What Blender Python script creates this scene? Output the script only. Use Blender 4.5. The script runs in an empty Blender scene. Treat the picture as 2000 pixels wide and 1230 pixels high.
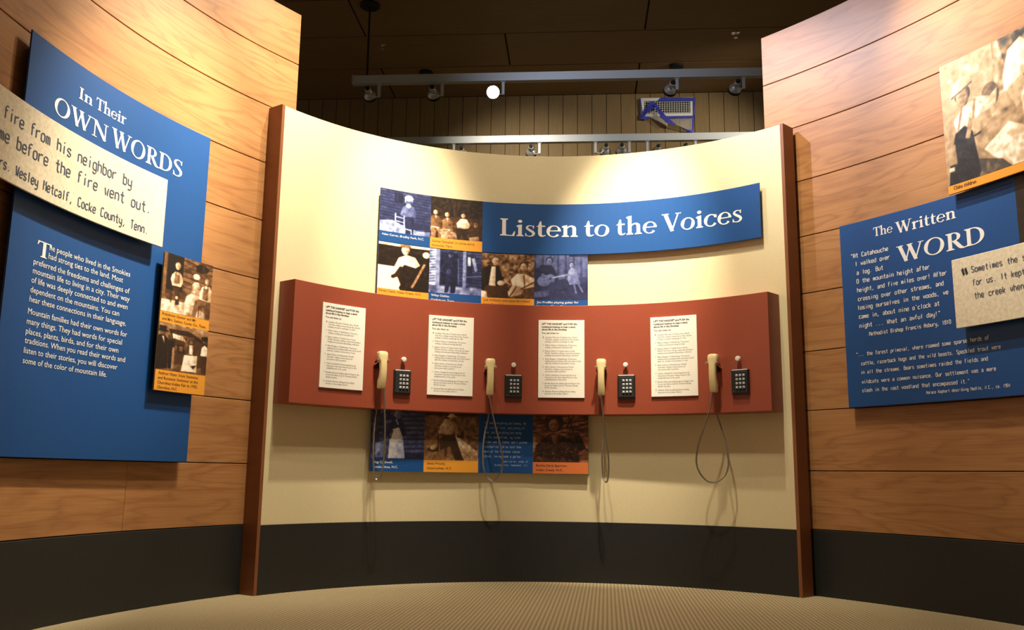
import bpy, math, random
import numpy as np
from mathutils import Vector, Matrix
random.seed(7)
R_ = math.radians
S = bpy.context.scene
COL = S.collection

# ------------------------------------------------------------------ camera
F_PX, PITCH, ROLL, CAM_Z = 1765.6, 0.17627, 0.01216, 0.5676
cp, sp, cr, sr = math.cos(PITCH), math.sin(PITCH), math.cos(ROLL), math.sin(ROLL)
FWD = Vector((0, cp, sp)); UP0 = Vector((0, -sp, cp)); RT0 = Vector((1, 0, 0))
RT = RT0 * cr + UP0 * sr
UPV = UP0 * cr - RT0 * sr
cam_d = bpy.data.cameras.new('camera'); cam = bpy.data.objects.new('camera', cam_d); COL.objects.link(cam)
cam_d.sensor_width = 36.0; cam_d.lens = F_PX / 2000 * 36.0; cam_d.clip_start = 0.02
m = Matrix((RT, UPV, -FWD)).transposed().to_4x4(); m.translation = (0, 0, CAM_Z)
cam.matrix_world = m
S.camera = cam

def ray(u, v):
    return FWD + RT * ((u - 1000) / F_PX) - UPV * ((v - 615) / F_PX)

# ------------------------------------------------------------------ curved walls
class Arc:
    def __init__(s, cx, cy, r): s.cx, s.cy, s.r = cx, cy, r
    def pt(s, th, z, off=0.0):
        r = s.r - off
        return (s.cx + r * math.sin(th), s.cy + r * math.cos(th), z)
    def px(s, u, v, off=0.0):            # pixel -> (angle, height) on the wall
        d = ray(u, v); r = s.r - off
        a = d.x ** 2 + d.y ** 2; b = -2 * (d.x * s.cx + d.y * s.cy); c = s.cx ** 2 + s.cy ** 2 - r * r
        t = (-b + math.sqrt(max(b * b - 4 * a * c, 0))) / (2 * a)
        P = d * t
        return math.atan2(P.x - s.cx, P.y - s.cy), P.z + CAM_Z
    def depth(s, u, v, off=0.0):
        th, z = s.px(u, v, off); p = Vector(s.pt(th, z, off)) - Vector((0, 0, CAM_Z))
        return p.dot(FWD)
    def world(s, u, v, off=0.0):
        th, z = s.px(u, v, off); return Vector(s.pt(th, z, off))
CW = Arc(0.18954, 3.4287, 1.69491)
LW = Arc(1.24788, 2.77089, 3.04021)
RW = Arc(-1.47286, 2.18661, 3.88942)
BASE_Z, WALL_Z, TOP_Z = 0.3206, 3.046, 2.44
SEAMS = [0.6113, 0.917, 1.2214, 1.5288, 1.8369, 2.144, 2.4525, 2.7541]
# hall behind: rows run slightly askew to the camera
HA = R_(4.2); HU = Vector((math.cos(HA), -math.sin(HA), 0)); HV = Vector((math.sin(HA), math.cos(HA), 0))
CEIL_Z, BACK_V = 4.55, 9.04
def hall(U, V, z): return HU * U + HV * V + Vector((0, 0, z))
def hall_px(u, v, V):                    # pixel -> point on the vertical plane at hall depth V
    d = ray(u, v); t = V / d.dot(HV); return d * t + Vector((0, 0, CAM_Z))
def ceil_px(u, v, z):
    d = ray(u, v); t = (z - CAM_Z) / d.z; return d * t + Vector((0, 0, CAM_Z))

# ------------------------------------------------------------------ world, lights, exposure
W = bpy.data.worlds.new('hall_ambient'); S.world = W; W.use_nodes = True
W.node_tree.nodes['Background'].inputs[0].default_value = (1.0, 0.80, 0.55, 1)
W.node_tree.nodes['Background'].inputs[1].default_value = 0.14
S.view_settings.view_transform = 'Standard'; S.view_settings.look = 'None'
S.view_settings.exposure = 0.0; S.view_settings.gamma = 1.0
S.view_settings.use_curve_mapping = False

WARM = (1.0, 0.87, 0.66); NEUT = (1.0, 0.90, 0.74); COOL = (0.84, 0.83, 1.0)
def spot(name, pos, target, power, deg, blend, color=WARM, rad=0.035):
    l = bpy.data.lights.new(name, 'SPOT'); l.energy = power; l.color = color
    l.spot_size = R_(deg); l.spot_blend = blend; l.shadow_soft_size = rad
    o = bpy.data.objects.new(name, l); COL.objects.link(o)
    o.location = pos
    o.rotation_euler = (Vector(target) - Vector(pos)).to_track_quat('-Z', 'Y').to_euler()
    return o
# ceiling track spots over the exhibit (above the frame), aimed at the panels
spot('spot_center_a', (-0.25, 3.95, 3.8), CW.world(785, 510), 460, 30, 1.0)
spot('spot_center_b', (0.62, 3.95, 3.8), CW.world(1235, 550), 850, 30, 1.0)
spot('spot_center_c', (-0.35, 3.85, 3.8), CW.world(620, 330), 400, 62, 1.0)
spot('spot_center_d', (0.72, 3.92, 3.8), CW.world(1420, 330), 250, 62, 1.0)
spot('spot_center_e', (0.20, 3.35, 3.8), CW.world(1040, 620), 120, 84, 1.0)
spot('spot_left_a', (-0.35, 4.0, 3.85), LW.world(265, 320), 900, 36, 1.0)
spot('spot_left_b', (-0.25, 4.2, 3.85), LW.world(400, 120), 190, 64, 1.0)
spot('spot_left_c', (0.15, 3.9, 3.85), LW.world(260, 540), 80, 66, 1.0)
spot('spot_right_a', (1.0, 3.8, 3.85), RW.world(1960, 200), 420, 46, 1.0, NEUT)
spot('spot_right_b', (-0.60, 4.35, 3.85), RW.world(1610, 190), 225, 40, 1.0, COOL)
spot('spot_right_c', (0.45, 3.9, 3.85), RW.world(1800, 540), 120, 60, 1.0)
spot('fill_floor', (0.1, 3.2, 4.3), (-0.1, 3.9, 0), 180, 70, 1.0, WARM, 0.08)  # unseen downlight added to brighten the carpet, not aimed at a panel

# ------------------------------------------------------------------ materials
def new_mat(name):
    mt = bpy.data.materials.new(name); mt.use_nodes = True
    nt = mt.node_tree; return mt, nt, nt.nodes['Principled BSDF']
def N(nt, kind, **kw):
    n = nt.nodes.new(kind)
    for k, v in kw.items():
        if k in n.inputs: n.inputs[k].default_value = v
        else: setattr(n, k, v)
    return n
def ramp(nt, fac, stops):
    r = nt.nodes.new('ShaderNodeValToRGB'); e = r.color_ramp.elements
    while len(e) < len(stops): e.new(0.5)
    for el, (p, c) in zip(e, stops): el.position = p; el.color = (*c, 1)
    nt.links.new(fac, r.inputs[0]); return r
def plain(name, col, rough=0.5, metal=0.0, grain=0.0, gscale=60.0, bump=0.0, spec=0.5, emit=None):
    mt, nt, b = new_mat(name)
    b.inputs['Roughness'].default_value = rough; b.inputs['Metallic'].default_value = metal
    b.inputs['Specular IOR Level'].default_value = spec
    tc = N(nt, 'ShaderNodeTexCoord'); nz = N(nt, 'ShaderNodeTexNoise', Scale=gscale, Detail=4.0)
    nt.links.new(tc.outputs['Object'], nz.inputs['Vector'])
    lo = tuple(max(0, c * (1 - grain)) for c in col); hi = tuple(c * (1 + grain) for c in col)
    r = ramp(nt, nz.outputs['Fac'], [(0.3, lo), (0.7, hi)])
    nt.links.new(r.outputs[0], b.inputs['Base Color'])
    if bump:
        bm = N(nt, 'ShaderNodeBump', Strength=bump, Distance=0.002)
        nt.links.new(nz.outputs['Fac'], bm.inputs['Height']); nt.links.new(bm.outputs[0], b.inputs['Normal'])
    if emit:
        b.inputs['Emission Color'].default_value = (*emit[0], 1); b.inputs['Emission Strength'].default_value = emit[1]
    return mt
def wood(name, c_dark, c_mid, c_light, rough=0.42, vertical=False, fig=1.0):
    mt, nt, b = new_mat(name); L = nt.links.new
    uv = N(nt, 'ShaderNodeUVMap', uv_map='UVMap')
    def mapped(sx, sy):
        mp = N(nt, 'ShaderNodeMapping'); mp.inputs['Scale'].default_value = (sy, sx, 1) if vertical else (sx, sy, 1)
        L(uv.outputs[0], mp.inputs[0]); return mp.outputs[0]
    # cathedral figure: contour bands of a stretched noise
    n1 = N(nt, 'ShaderNodeTexNoise', Scale=1.0, Detail=3.0, Roughness=0.45, Distortion=0.35); L(mapped(1.3, 8.0), n1.inputs['Vector'])
    mu = N(nt, 'ShaderNodeMath', operation='MULTIPLY'); mu.inputs[1].default_value = 15.0; L(n1.outputs['Fac'], mu.inputs[0])
    pp = N(nt, 'ShaderNodeMath', operation='PINGPONG'); pp.inputs[1].default_value = 1.0; L(mu.outputs[0], pp.inputs[0])
    pw = N(nt, 'ShaderNodeMath', operation='POWER'); pw.inputs[1].default_value = 2.5; L(pp.outputs[0], pw.inputs[0])
    n2 = N(nt, 'ShaderNodeTexNoise', Scale=1.0, Detail=6.0, Roughness=0.65); L(mapped(3.0, 160.0), n2.inputs['Vector'])
    n3 = N(nt, 'ShaderNodeTexNoise', Scale=1.0, Detail=3.0); L(mapped(1.1, 3.0), n3.inputs['Vector'])
    base = ramp(nt, n3.outputs['Fac'], [(0.28, c_mid), (0.72, c_light)])
    mx = N(nt, 'ShaderNodeMix', data_type='RGBA', blend_type='MIX'); 
    f1 = N(nt, 'ShaderNodeMath', operation='MULTIPLY'); f1.inputs[1].default_value = 0.48 * fig; L(pw.outputs[0], f1.inputs[0])
    L(f1.outputs[0], mx.inputs[0]); L(base.outputs[0], mx.inputs[6]); mx.inputs[7].default_value = (*c_dark, 1)
    g = ramp(nt, n2.outputs['Fac'], [(0.3, (0.78, 0.78, 0.78)), (0.65, (1.06, 1.06, 1.06))])
    m2 = N(nt, 'ShaderNodeMix', data_type='RGBA', blend_type='MULTIPLY'); m2.inputs[0].default_value = 1.0
    L(mx.outputs[2], m2.inputs[6]); L(g.outputs[0], m2.inputs[7])
    L(m2.outputs[2], b.inputs['Base Color'])
    b.inputs['Roughness'].default_value = rough
    bm = N(nt, 'ShaderNodeBump', Strength=0.08, Distance=0.001); L(n2.outputs['Fac'], bm.inputs['Height']); L(bm.outputs[0], b.inputs['Normal'])
    return mt
M = {}
M['cherry'] = wood('cherry_laminate', (0.24, 0.088, 0.030), (0.40, 0.178, 0.062), (0.47, 0.232, 0.088))
M['cherry_end_shaded'] = wood('cherry_edge_shaded', (0.16, 0.048, 0.017), (0.23, 0.080, 0.030), (0.27, 0.10, 0.038), vertical=True, fig=0.5)  # same cherry, darkened: shade on the end faces is put into the colour
M['olive'] = wood('olive_boards', (0.16, 0.10, 0.035), (0.215, 0.14, 0.052), (0.25, 0.165, 0.064), rough=0.6, vertical=True, fig=0.3)
M['ceiling'] = wood('ceiling_plywood', (0.20, 0.12, 0.05), (0.25, 0.155, 0.065), (0.28, 0.175, 0.075), rough=0.7, fig=0.4)
M['core'] = plain('dark_core', (0.03, 0.014, 0.006), 0.8)
M['cream'] = plain('cream_laminate', (0.74, 0.64, 0.40), 0.5, grain=0.03, gscale=120)
M['base'] = plain('charcoal_base', (0.0150, 0.0155, 0.0160), 0.5, grain=0.15, gscale=90)
M['blue'] = plain('blue_print', (0.009, 0.070, 0.255), 0.5, grain=0.06, gscale=200, spec=0.3)
M['red'] = plain('red_brown_laminate', (0.30, 0.062, 0.030), 0.40, grain=0.05, gscale=150)
M['orange'] = plain('orange_print', (0.78, 0.33, 0.03), 0.45)
M['rust'] = plain('rust_print', (0.62, 0.16, 0.04), 0.45)
M['white'] = plain('white_print', (0.86, 0.85, 0.82), 0.5)
M['pale'] = plain('pale_blue_print', (0.42, 0.52, 0.72), 0.5)
M['ink'] = plain('dark_ink', (0.022, 0.026, 0.035), 0.5)
M['brownink'] = plain('brown_ink', (0.13, 0.05, 0.01), 0.5)
M['slate'] = plain('slate_ink', (0.055, 0.08, 0.15), 0.5)
M['parch'] = plain('parchment_print', (0.82, 0.72, 0.54), 0.55, grain=0.13, gscale=70)
M['card'] = plain('card_white', (0.90, 0.87, 0.78), 0.5)
M['ivory'] = plain('ivory_plastic', (0.72, 0.58, 0.30), 0.35)
M['black'] = plain('black_plastic', (0.012, 0.012, 0.013), 0.30)
M['matt_black'] = plain('matt_black', (0.006, 0.006, 0.006), 0.7)
M['key'] = plain('key_grey', (0.55, 0.56, 0.60), 0.4)
M['chrome'] = plain('chrome', (0.85, 0.85, 0.86), 0.12, 1.0)
M['steel'] = plain('steel_cable', (0.45, 0.43, 0.38), 0.32, 1.0, grain=0.25, gscale=900)
M['knob'] = plain('white_knob', (0.78, 0.76, 0.72), 0.35)
M['alu'] = plain('brushed_aluminium', (0.50, 0.54, 0.58), 0.45, 0.15)
M['lampgrey'] = plain('silver_lamp', (0.62, 0.63, 0.66), 0.30, 0.6)
M['ventwhite'] = plain('vent_white', (0.72, 0.72, 0.68), 0.5)
M['tape'] = plain('blue_tape', (0.035, 0.045, 0.42), 0.6, grain=0.2, gscale=40)
M['bulb'] = plain('lit_bulb', (1, 1, 1), 0.4, emit=((1.0, 0.93, 0.75), 60.0))
def plastic_sheet():
    mt, nt, b = new_mat('clear_plastic_sheet')
    b.inputs['Base Color'].default_value = (0.75, 0.72, 0.66, 1); b.inputs['Roughness'].default_value = 0.18
    b.inputs['Alpha'].default_value = 0.22
    nz = N(nt, 'ShaderNodeTexNoise', Scale=14.0, Detail=3.0); bm = N(nt, 'ShaderNodeBump', Strength=0.6, Distance=0.02)
    nt.links.new(nz.outputs['Fac'], bm.inputs['Height']); nt.links.new(bm.outputs[0], b.inputs['Normal'])
    return mt
M['plastic'] = plastic_sheet()
def photo_mat():
    mt, nt, b = new_mat('photo_print'); a = N(nt, 'ShaderNodeVertexColor', layer_name='print')
    nt.links.new(a.outputs[0], b.inputs['Base Color']); b.inputs['Roughness'].default_value = 0.42
    return mt
M['photo'] = photo_mat()
def carpet_mat():
    mt, nt, b = new_mat('ribbed_carpet'); L = nt.links.new
    tc = N(nt, 'ShaderNodeTexCoord'); mp = N(nt, 'ShaderNodeMapping'); mp.inputs['Rotation'].default_value = (0, 0, R_(6))
    L(tc.outputs['Object'], mp.inputs[0])
    wv = N(nt, 'ShaderNodeTexWave', Scale=17.0, Distortion=0.5, Detail=2.0); wv.inputs['Detail Scale'].default_value = 6.0
    L(mp.outputs[0], wv.inputs['Vector'])
    mq = N(nt, 'ShaderNodeMapping'); mq.inputs['Rotation'].default_value = (0, 0, R_(96)); L(tc.outputs['Object'], mq.inputs[0])
    w2 = N(nt, 'ShaderNodeTexWave', Scale=20.0, Distortion=0.8, Detail=2.0); L(mq.outputs[0], w2.inputs['Vector'])
    ad = N(nt, 'ShaderNodeMath', operation='MULTIPLY_ADD'); ad.inputs[1].default_value = 0.35
    L(w2.outputs['Fac'], ad.inputs[0]); L(wv.outputs['Fac'], ad.inputs[2])
    nz = N(nt, 'ShaderNodeTexNoise', Scale=180.0, Detail=4.0); L(tc.outputs['Object'], nz.inputs['Vector'])
    r = ramp(nt, ad.outputs[0], [(0.05, (0.29, 0.225, 0.125)), (0.95, (0.54, 0.44, 0.27))])
    g = ramp(nt, nz.outputs['Fac'], [(0.3, (0.8, 0.8, 0.8)), (0.7, (1.1, 1.1, 1.1))])
    mx = N(nt, 'ShaderNodeMix', data_type='RGBA', blend_type='MULTIPLY'); mx.inputs[0].default_value = 1
    L(r.outputs[0], mx.inputs[6]); L(g.outputs[0], mx.inputs[7]); L(mx.outputs[2], b.inputs['Base Color'])
    b.inputs['Roughness'].default_value = 0.95; b.inputs['Specular IOR Level'].default_value = 0.1
    bm = N(nt, 'ShaderNodeBump', Strength=0.5, Distance=0.004); L(ad.outputs[0], bm.inputs['Height']); L(bm.outputs[0], b.inputs['Normal'])
    return mt
M['carpet'] = carpet_mat()

# ------------------------------------------------------------------ object helpers
def link(o, parent=None):
    COL.objects.link(o)
    if parent is not None: o.parent = parent
    return o
def obj(name, verts, faces, mat, parent=None, smooth=False, uvs=None):
    me = bpy.data.meshes.new(name); me.from_pydata([tuple(v) for v in verts], [], faces); me.update()
    if mat: me.materials.append(mat)
    if uvs is not None:
        uvl = me.uv_layers.new(name='UVMap')
        for i, l in enumerate(me.loops): uvl.data[i].uv = uvs[l.vertex_index]
    if smooth:
        for p in me.polygons: p.use_smooth = True
        try: me.set_sharp_from_angle(angle=R_(35))
        except Exception: pass
    return link(bpy.data.objects.new(name, me), parent)
def tag(o, label=None, cat=None, group=None, kind=None):
    for k, v in (('label', label), ('category', cat), ('group', group), ('kind', kind)):
        if v: o[k] = v
    return o
def empty(name, loc=(0, 0, 0), rz=0.0):
    o = bpy.data.objects.new(name, None); o.empty_display_size = 0.05; o.location = loc; o.rotation_euler = (0, 0, rz)
    return link(o)
def box_geo(x0, x1, y0, y1, z0, z1, base=0):
    v = [(x0, y0, z0), (x1, y0, z0), (x1, y1, z0), (x0, y1, z0), (x0, y0, z1), (x1, y0, z1), (x1, y1, z1), (x0, y1, z1)]
    f = [(0, 3, 2, 1), (4, 5, 6, 7), (0, 1, 5, 4), (1, 2, 6, 5), (2, 3, 7, 6), (3, 0, 4, 7)]
    return v, [tuple(i + base for i in q) for q in f]
def bevel_box(x0, x1, y0, y1, z0, z1, c):
    """box with chamfered front edges (front = -y = y0)"""
    v = [(x0, y1, z0), (x1, y1, z0), (x1, y1, z1), (x0, y1, z1),
         (x0, y0 + c, z0), (x1, y0 + c, z0), (x1, y0 + c, z1), (x0, y0 + c, z1),
         (x0 + c, y0, z0 + c), (x1 - c, y0, z0 + c), (x1 - c, y0, z1 - c), (x0 + c, y0, z1 - c)]
    f = [(0, 1, 2, 3)]
    for i in range(4):
        j = (i + 1) % 4
        f.append((i, i + 4, j + 4, j)); f.append((i + 4, i + 8, j + 8, j + 4))
    f.append((8, 11, 10, 9)); f = [tuple(reversed(q)) for q in f]
    return v, f
def box(name, x0, x1, y0, y1, z0, z1, mat, parent=None, uo=None):
    v, f = box_geo(x0, x1, y0, y1, z0, z1)
    uvs = None if uo is None else [(p[0] + uo, p[2] + uo * 0.37 + p[1]) for p in v]
    return obj(name, v, f, mat, parent, uvs=uvs)
def slab(name, A, th0, th1, z0, z1, o0, o1, mat, parent=None, n=None, uo=0.0, ch=0.0015):
    """curved board: back at offset o0, front at o1 (towards the room), small front chamfer"""
    n = n or max(2, int(abs(th1 - th0) * A.r / 0.05))
    V, U, Fc = [], [], []
    ring = [(o0, z0), (o1 - ch, z0), (o1, z0 + ch), (o1, z1 - ch), (o1 - ch, z1), (o0, z1)]
    for i in range(n + 1):
        th = th0 + (th1 - th0) * i / n
        for o, z in ring:
            V.append(A.pt(th, z, o)); U.append((th * A.r + uo, z + uo * 0.37))
    k = len(ring)
    for i in range(n):
        for j in range(k):
            a, b = i * k + j, i * k + (j + 1) % k
            Fc.append((a, b, b + k, a + k))
    Fc.append(tuple(reversed(range(k)))); Fc.append(tuple(range(n * k, n * k + k)))
    return obj(name, V, Fc, mat, parent, uvs=U)
def sheet(name, A, th0, th1, z0, z1, off, mat, parent=None):
    n = max(2, int(abs(th1 - th0) * A.r / 0.04)); V, Fc = [], []
    for i in range(n + 1):
        th = th0 + (th1 - th0) * i / n
        V += [A.pt(th, z0, off), A.pt(th, z1, off)]
    for i in range(n): Fc.append((2 * i, 2 * i + 2, 2 * i + 3, 2 * i + 1))
    return obj(name, V, Fc, mat, parent)
def lathe(name, prof, mat, parent=None, n=20, axis='z', mw=None):
    """prof: (radius, height) pairs"""
    V, Fc = [], []
    for r, h in prof:
        for i in range(n):
            a = 2 * math.pi * i / n; p = (r * math.cos(a), r * math.sin(a), h)
            V.append(p if axis == 'z' else (p[0], -h, p[1]))
    for k in range(len(prof) - 1):
        for i in range(n):
            j = (i + 1) % n; q = (k * n + i, k * n + j, (k + 1) * n + j, (k + 1) * n + i); Fc.append(q)
    Fc.append(tuple(reversed(range(n)))); Fc.append(tuple(range((len(prof) - 1) * n, len(prof) * n)))
    if mw is not None: V = [mw @ Vector(p) for p in V]
    return obj(name, V, Fc, mat, parent, smooth=True)
def tube(name, pts, r, mat, parent=None, n=8):
    P = [Vector(p) for p in pts]; V, Fc = [], []
    ref = Vector((0.13, 0.98, 0.1))
    for i, p in enumerate(P):
        t = (P[min(i + 1, len(P) - 1)] - P[max(i - 1, 0)]).normalized()
        a = t.cross(ref).normalized(); b = t.cross(a)
        for k in range(n):
            an = 2 * math.pi * k / n; V.append(p + a * (r * math.cos(an)) + b * (r * math.sin(an)))
    for i in range(len(P) - 1):
        for k in range(n):
            j = (k + 1) % n; Fc.append((i * n + k, i * n + j, (i + 1) * n + j, (i + 1) * n + k))
    Fc.append(tuple(range(n))); Fc.append(tuple(reversed(range((len(P) - 1) * n, len(P) * n))))
    return obj(name, V, Fc, mat, parent, smooth=True)
def catmull(P, k=6):
    P = [Vector(p) for p in P]; Q = [P[0] * 2 - P[1]] + P + [P[-1] * 2 - P[-2]]; out = []
    for i in range(1, len(Q) - 2):
        for j in range(k):
            t = j / k; a, b, c, d = Q[i - 1], Q[i], Q[i + 1], Q[i + 2]
            out.append(0.5 * ((2 * b) + (c - a) * t + (2 * a - 5 * b + 4 * c - d) * t * t + (3 * b - a - 3 * c + d) * t ** 3))
    return out + [P[-1]]

# ------------------------------------------------------------------ lettering
_cache = {}
def sans(s, bold=0.0, ws=1.0, res=2):
    """flat outline of a line of sans lettering, cap height 1, from x = 0"""
    key = (s, bold, ws, res)
    if key in _cache: return _cache[key]
    cu = bpy.data.curves.new('line', 'FONT'); cu.body = s; cu.size = 1.0; cu.offset = bold; cu.space_word = ws
    cu.resolution_u = res; cu.fill_mode = 'FRONT'
    o = bpy.data.objects.new('line', cu); COL.objects.link(o)
    dg = bpy.context.evaluated_depsgraph_get(); me = o.evaluated_get(dg).to_mesh()
    v = np.array([(p.co.x, p.co.y) for p in me.vertices]); f = [tuple(p.vertices) for p in me.polygons]
    o.evaluated_get(dg).to_mesh_clear(); bpy.data.objects.remove(o); bpy.data.curves.remove(cu)
    v[:, 0] -= v[:, 0].min(); v /= 0.72
    w = v[:, 0].max(); _cache[key] = (v, f, w); return v, f, w
# hand-drawn old-style serif capitals and minuscules (cap height 1)
def _rib(pts):
    out = []
    P = pts
    for (x0, y0, w0), (x1, y1, w1) in zip(P[:-1], P[1:]):
        pass
    L, Rr = [], []
    for i, (x, y, w) in enumerate(P):
        a = P[max(i - 1, 0)]; b = P[min(i + 1, len(P) - 1)]
        dx, dy = b[0] - a[0], b[1] - a[1]; d = math.hypot(dx, dy) or 1
        nx, ny = -dy / d, dx / d
        L.append((x + nx * w / 2, y + ny * w / 2)); Rr.append((x - nx * w / 2, y - ny * w / 2))
    for i in range(len(P) - 1): out.append([Rr[i], Rr[i + 1], L[i + 1], L[i]])
    return out
def _smooth(pts, k=5):
    Q = [Vector(p) for p in pts]; return [tuple(p) for p in catmull(Q, k)]
def _ring(cx, cy, rx, ry, wt, wh, a0=0, a1=360, n=28, tilt=-14):
    out = []; t = R_(tilt)
    for i in range(n):
        q = []
        for s, inner in ((0, 0), (1, 0), (1, 1), (0, 1)):
            a = R_(a0 + (a1 - a0) * (i + s) / n)
            w = wh + (wt - wh) * math.cos(a - t) ** 2
            k = (1 - w / rx, 1 - w / ry) if inner else (1, 1)
            q.append((cx + rx * k[0] * math.cos(a), cy + ry * k[1] * math.sin(a)))
        out.append(q)
    return out
def _stem(x, y0, y1, w=0.155, sb=1, stp=1, so=0.085, sh=0.045):
    out = [[(x - w / 2, y0), (x + w / 2, y0), (x + w / 2, y1), (x - w / 2, y1)]]
    if sb: out.append([(x - w / 2 - so, y0), (x + w / 2 + so, y0), (x + w / 2 + so, y0 + sh), (x + w / 2, y0 + 2.2 * sh), (x - w / 2, y0 + 2.2 * sh), (x - w / 2 - so, y0 + sh)])
    if stp == 1: out.append([(x - w / 2 - so, y1), (x - w / 2 - so, y1 - sh), (x - w / 2, y1 - 2.2 * sh), (x + w / 2, y1 - 2.2 * sh), (x + w / 2 + so, y1 - sh), (x + w / 2 + so, y1)])
    if stp == 2: out.append([(x - w / 2, y1 - 0.16), (x + w / 2, y1 - 0.1), (x + w / 2, y1 + 0.03), (x - w / 2 - so, y1 - 0.045), (x - w / 2 - so, y1 - 0.085)])
    return out
def _ser(x, y, w, up, sh=0.045):
    return [[(x - w / 2, y), (x + w / 2, y), (x + w / 2, y + sh * up), (x - w / 2, y + sh * up)]]
XH = 0.66
def serif_glyph(c):
    T = 0.15
    if c == ' ': return [], 0.30
    if c == 'I': return _stem(0.20, 0, 1), 0.42
    if c == 'L': return _stem(0.20, 0, 1) + [[(0.2, 0), (0.62, 0), (0.66, 0.27), (0.615, 0.27), (0.53, 0.06), (0.2, 0.05)]], 0.68
    if c == 'T': return _stem(0.36, 0, 1, stp=0) + [[(0.02, 0.93), (0.70, 0.93), (0.70, 1.0), (0.02, 1.0)], [(0.0, 0.74), (0.035, 0.74), (0.11, 0.95), (0.03, 1.0)], [(0.72, 0.74), (0.685, 0.74), (0.61, 0.95), (0.69, 1.0)]], 0.70
    if c == 'O': return _ring(0.43, 0.5, 0.42, 0.52, 0.165, 0.06), 0.87
    if c == 'D': return _stem(0.20, 0, 1) + _ring(0.36, 0.5, 0.45, 0.50, 0.165, 0.06, -90, 90, 18, 0) + [[(0.2, 0), (0.37, 0), (0.37, 0.06), (0.2, 0.06)], [(0.2, 0.94), (0.37, 0.94), (0.37, 1), (0.2, 1)]], 0.86
    if c == 'R': return _stem(0.20, 0, 1) + _ring(0.34, 0.74, 0.29, 0.26, 0.15, 0.055, -90, 90, 14, 0) + [[(0.2, 0.48), (0.36, 0.48), (0.36, 0.535), (0.2, 0.535)], [(0.2, 0.945), (0.36, 0.945), (0.36, 1), (0.2, 1)]] + _rib(_smooth([(0.36, 0.53, 0.15), (0.50, 0.28, 0.16), (0.63, 0.07, 0.15), (0.80, 0.0, 0.04)])), 0.74
    if c == 'S': return _rib(_smooth([(0.50, 0.78, 0.04), (0.44, 0.93, 0.05), (0.30, 0.975, 0.06), (0.15, 0.90, 0.10), (0.115, 0.75, 0.13), (0.22, 0.60, 0.15), (0.40, 0.45, 0.16), (0.50, 0.29, 0.145), (0.45, 0.11, 0.11), (0.30, 0.025, 0.06), (0.13, 0.06, 0.05), (0.07, 0.24, 0.04)])) + [[(0.48, 0.74), (0.525, 0.74), (0.53, 1.0), (0.48, 0.96)], [(0.04, 0.0), (0.09, 0.04), (0.085, 0.28), (0.04, 0.28)]], 0.60
    if c == 'N': return _rib([(0.20, 0.97, 0.17), (0.78, 0.03, 0.17)]) + [[(0.165, 0), (0.225, 0), (0.225, 0.95), (0.165, 0.95)], [(0.755, 0.0), (0.815, 0.0), (0.815, 1), (0.755, 1)], [(0.02, 0.955), (0.28, 0.955), (0.24, 1), (0.02, 1)]] + _ser(0.195, 0, 0.26, 1) + _ser(0.785, 1, 0.26, -1), 0.95
    if c == 'V': return _rib([(0.145, 1, 0.165), (0.435, 0.0, 0.15)]) + _rib([(0.415, 0.0, 0.06), (0.70, 1, 0.06)]) + _ser(0.15, 1, 0.30, -1) + _ser(0.70, 1, 0.24, -1), 0.78
    if c == 'W': return _rib([(0.145, 1, 0.165), (0.40, 0.0, 0.15)]) + _rib([(0.38, 0.0, 0.06), (0.60, 1, 0.06)]) + _rib([(0.55, 1, 0.165), (0.81, 0.0, 0.15)]) + _rib([(0.79, 0.0, 0.06), (1.05, 1, 0.06)]) + _ser(0.15, 1, 0.30, -1) + _ser(0.575, 1, 0.26, -1) + _ser(1.05, 1, 0.24, -1), 1.14
    if c == 'i': return _stem(0.16, 0, XH, T, 1, 2, 0.07) + _ring(0.16, 0.87, 0.09, 0.09, 0.089, 0.089, n=12), 0.33
    if c == 'n': return _stem(0.16, 0, XH, T, 1, 2, 0.07) + _stem(0.52, 0, 0.44, T, 1, 0, 0.07) + _rib(_smooth([(0.22, 0.50, 0.05), (0.32, 0.60, 0.075), (0.43, 0.61, 0.10), (0.51, 0.53, 0.145), (0.52, 0.40, T)])), 0.69
    if c == 'h': return _stem(0.16, 0, 1.06, T, 1, 2, 0.07) + _stem(0.52, 0, 0.44, T, 1, 0, 0.07) + _rib(_smooth([(0.22, 0.50, 0.05), (0.32, 0.60, 0.075), (0.43, 0.61, 0.10), (0.51, 0.53, 0.145), (0.52, 0.40, T)])), 0.69
    if c == 'r': return _stem(0.16, 0, XH, T, 1, 2, 0.07) + _rib(_smooth([(0.21, 0.46, 0.05), (0.30, 0.585, 0.08), (0.40, 0.60, 0.13), (0.45, 0.56, 0.13)])), 0.48
    if c == 't': return _rib(_smooth([(0.19, 0.90, 0.05), (0.17, 0.72, 0.12), (0.165, 0.5, T), (0.165, 0.2, T), (0.20, 0.07, 0.13), (0.29, 0.04, 0.07), (0.40, 0.10, 0.035)])) + [[(0.0, 0.58), (0.37, 0.58), (0.38, 0.65), (0.10, 0.66)]], 0.41
    if c == 'o': return _ring(0.30, 0.325, 0.295, 0.345, 0.145, 0.05), 0.62
    if c == 'c': return _ring(0.30, 0.325, 0.295, 0.345, 0.145, 0.055, 42, 322, 24) + [[(0.43, 0.48), (0.54, 0.45), (0.55, 0.60), (0.45, 0.64)]], 0.56
    if c == 'e': return _ring(0.30, 0.325, 0.295, 0.345, 0.145, 0.05, 0, 318, 26) + [[(0.13, 0.32), (0.595, 0.32), (0.595, 0.375), (0.13, 0.375)]], 0.60
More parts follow.
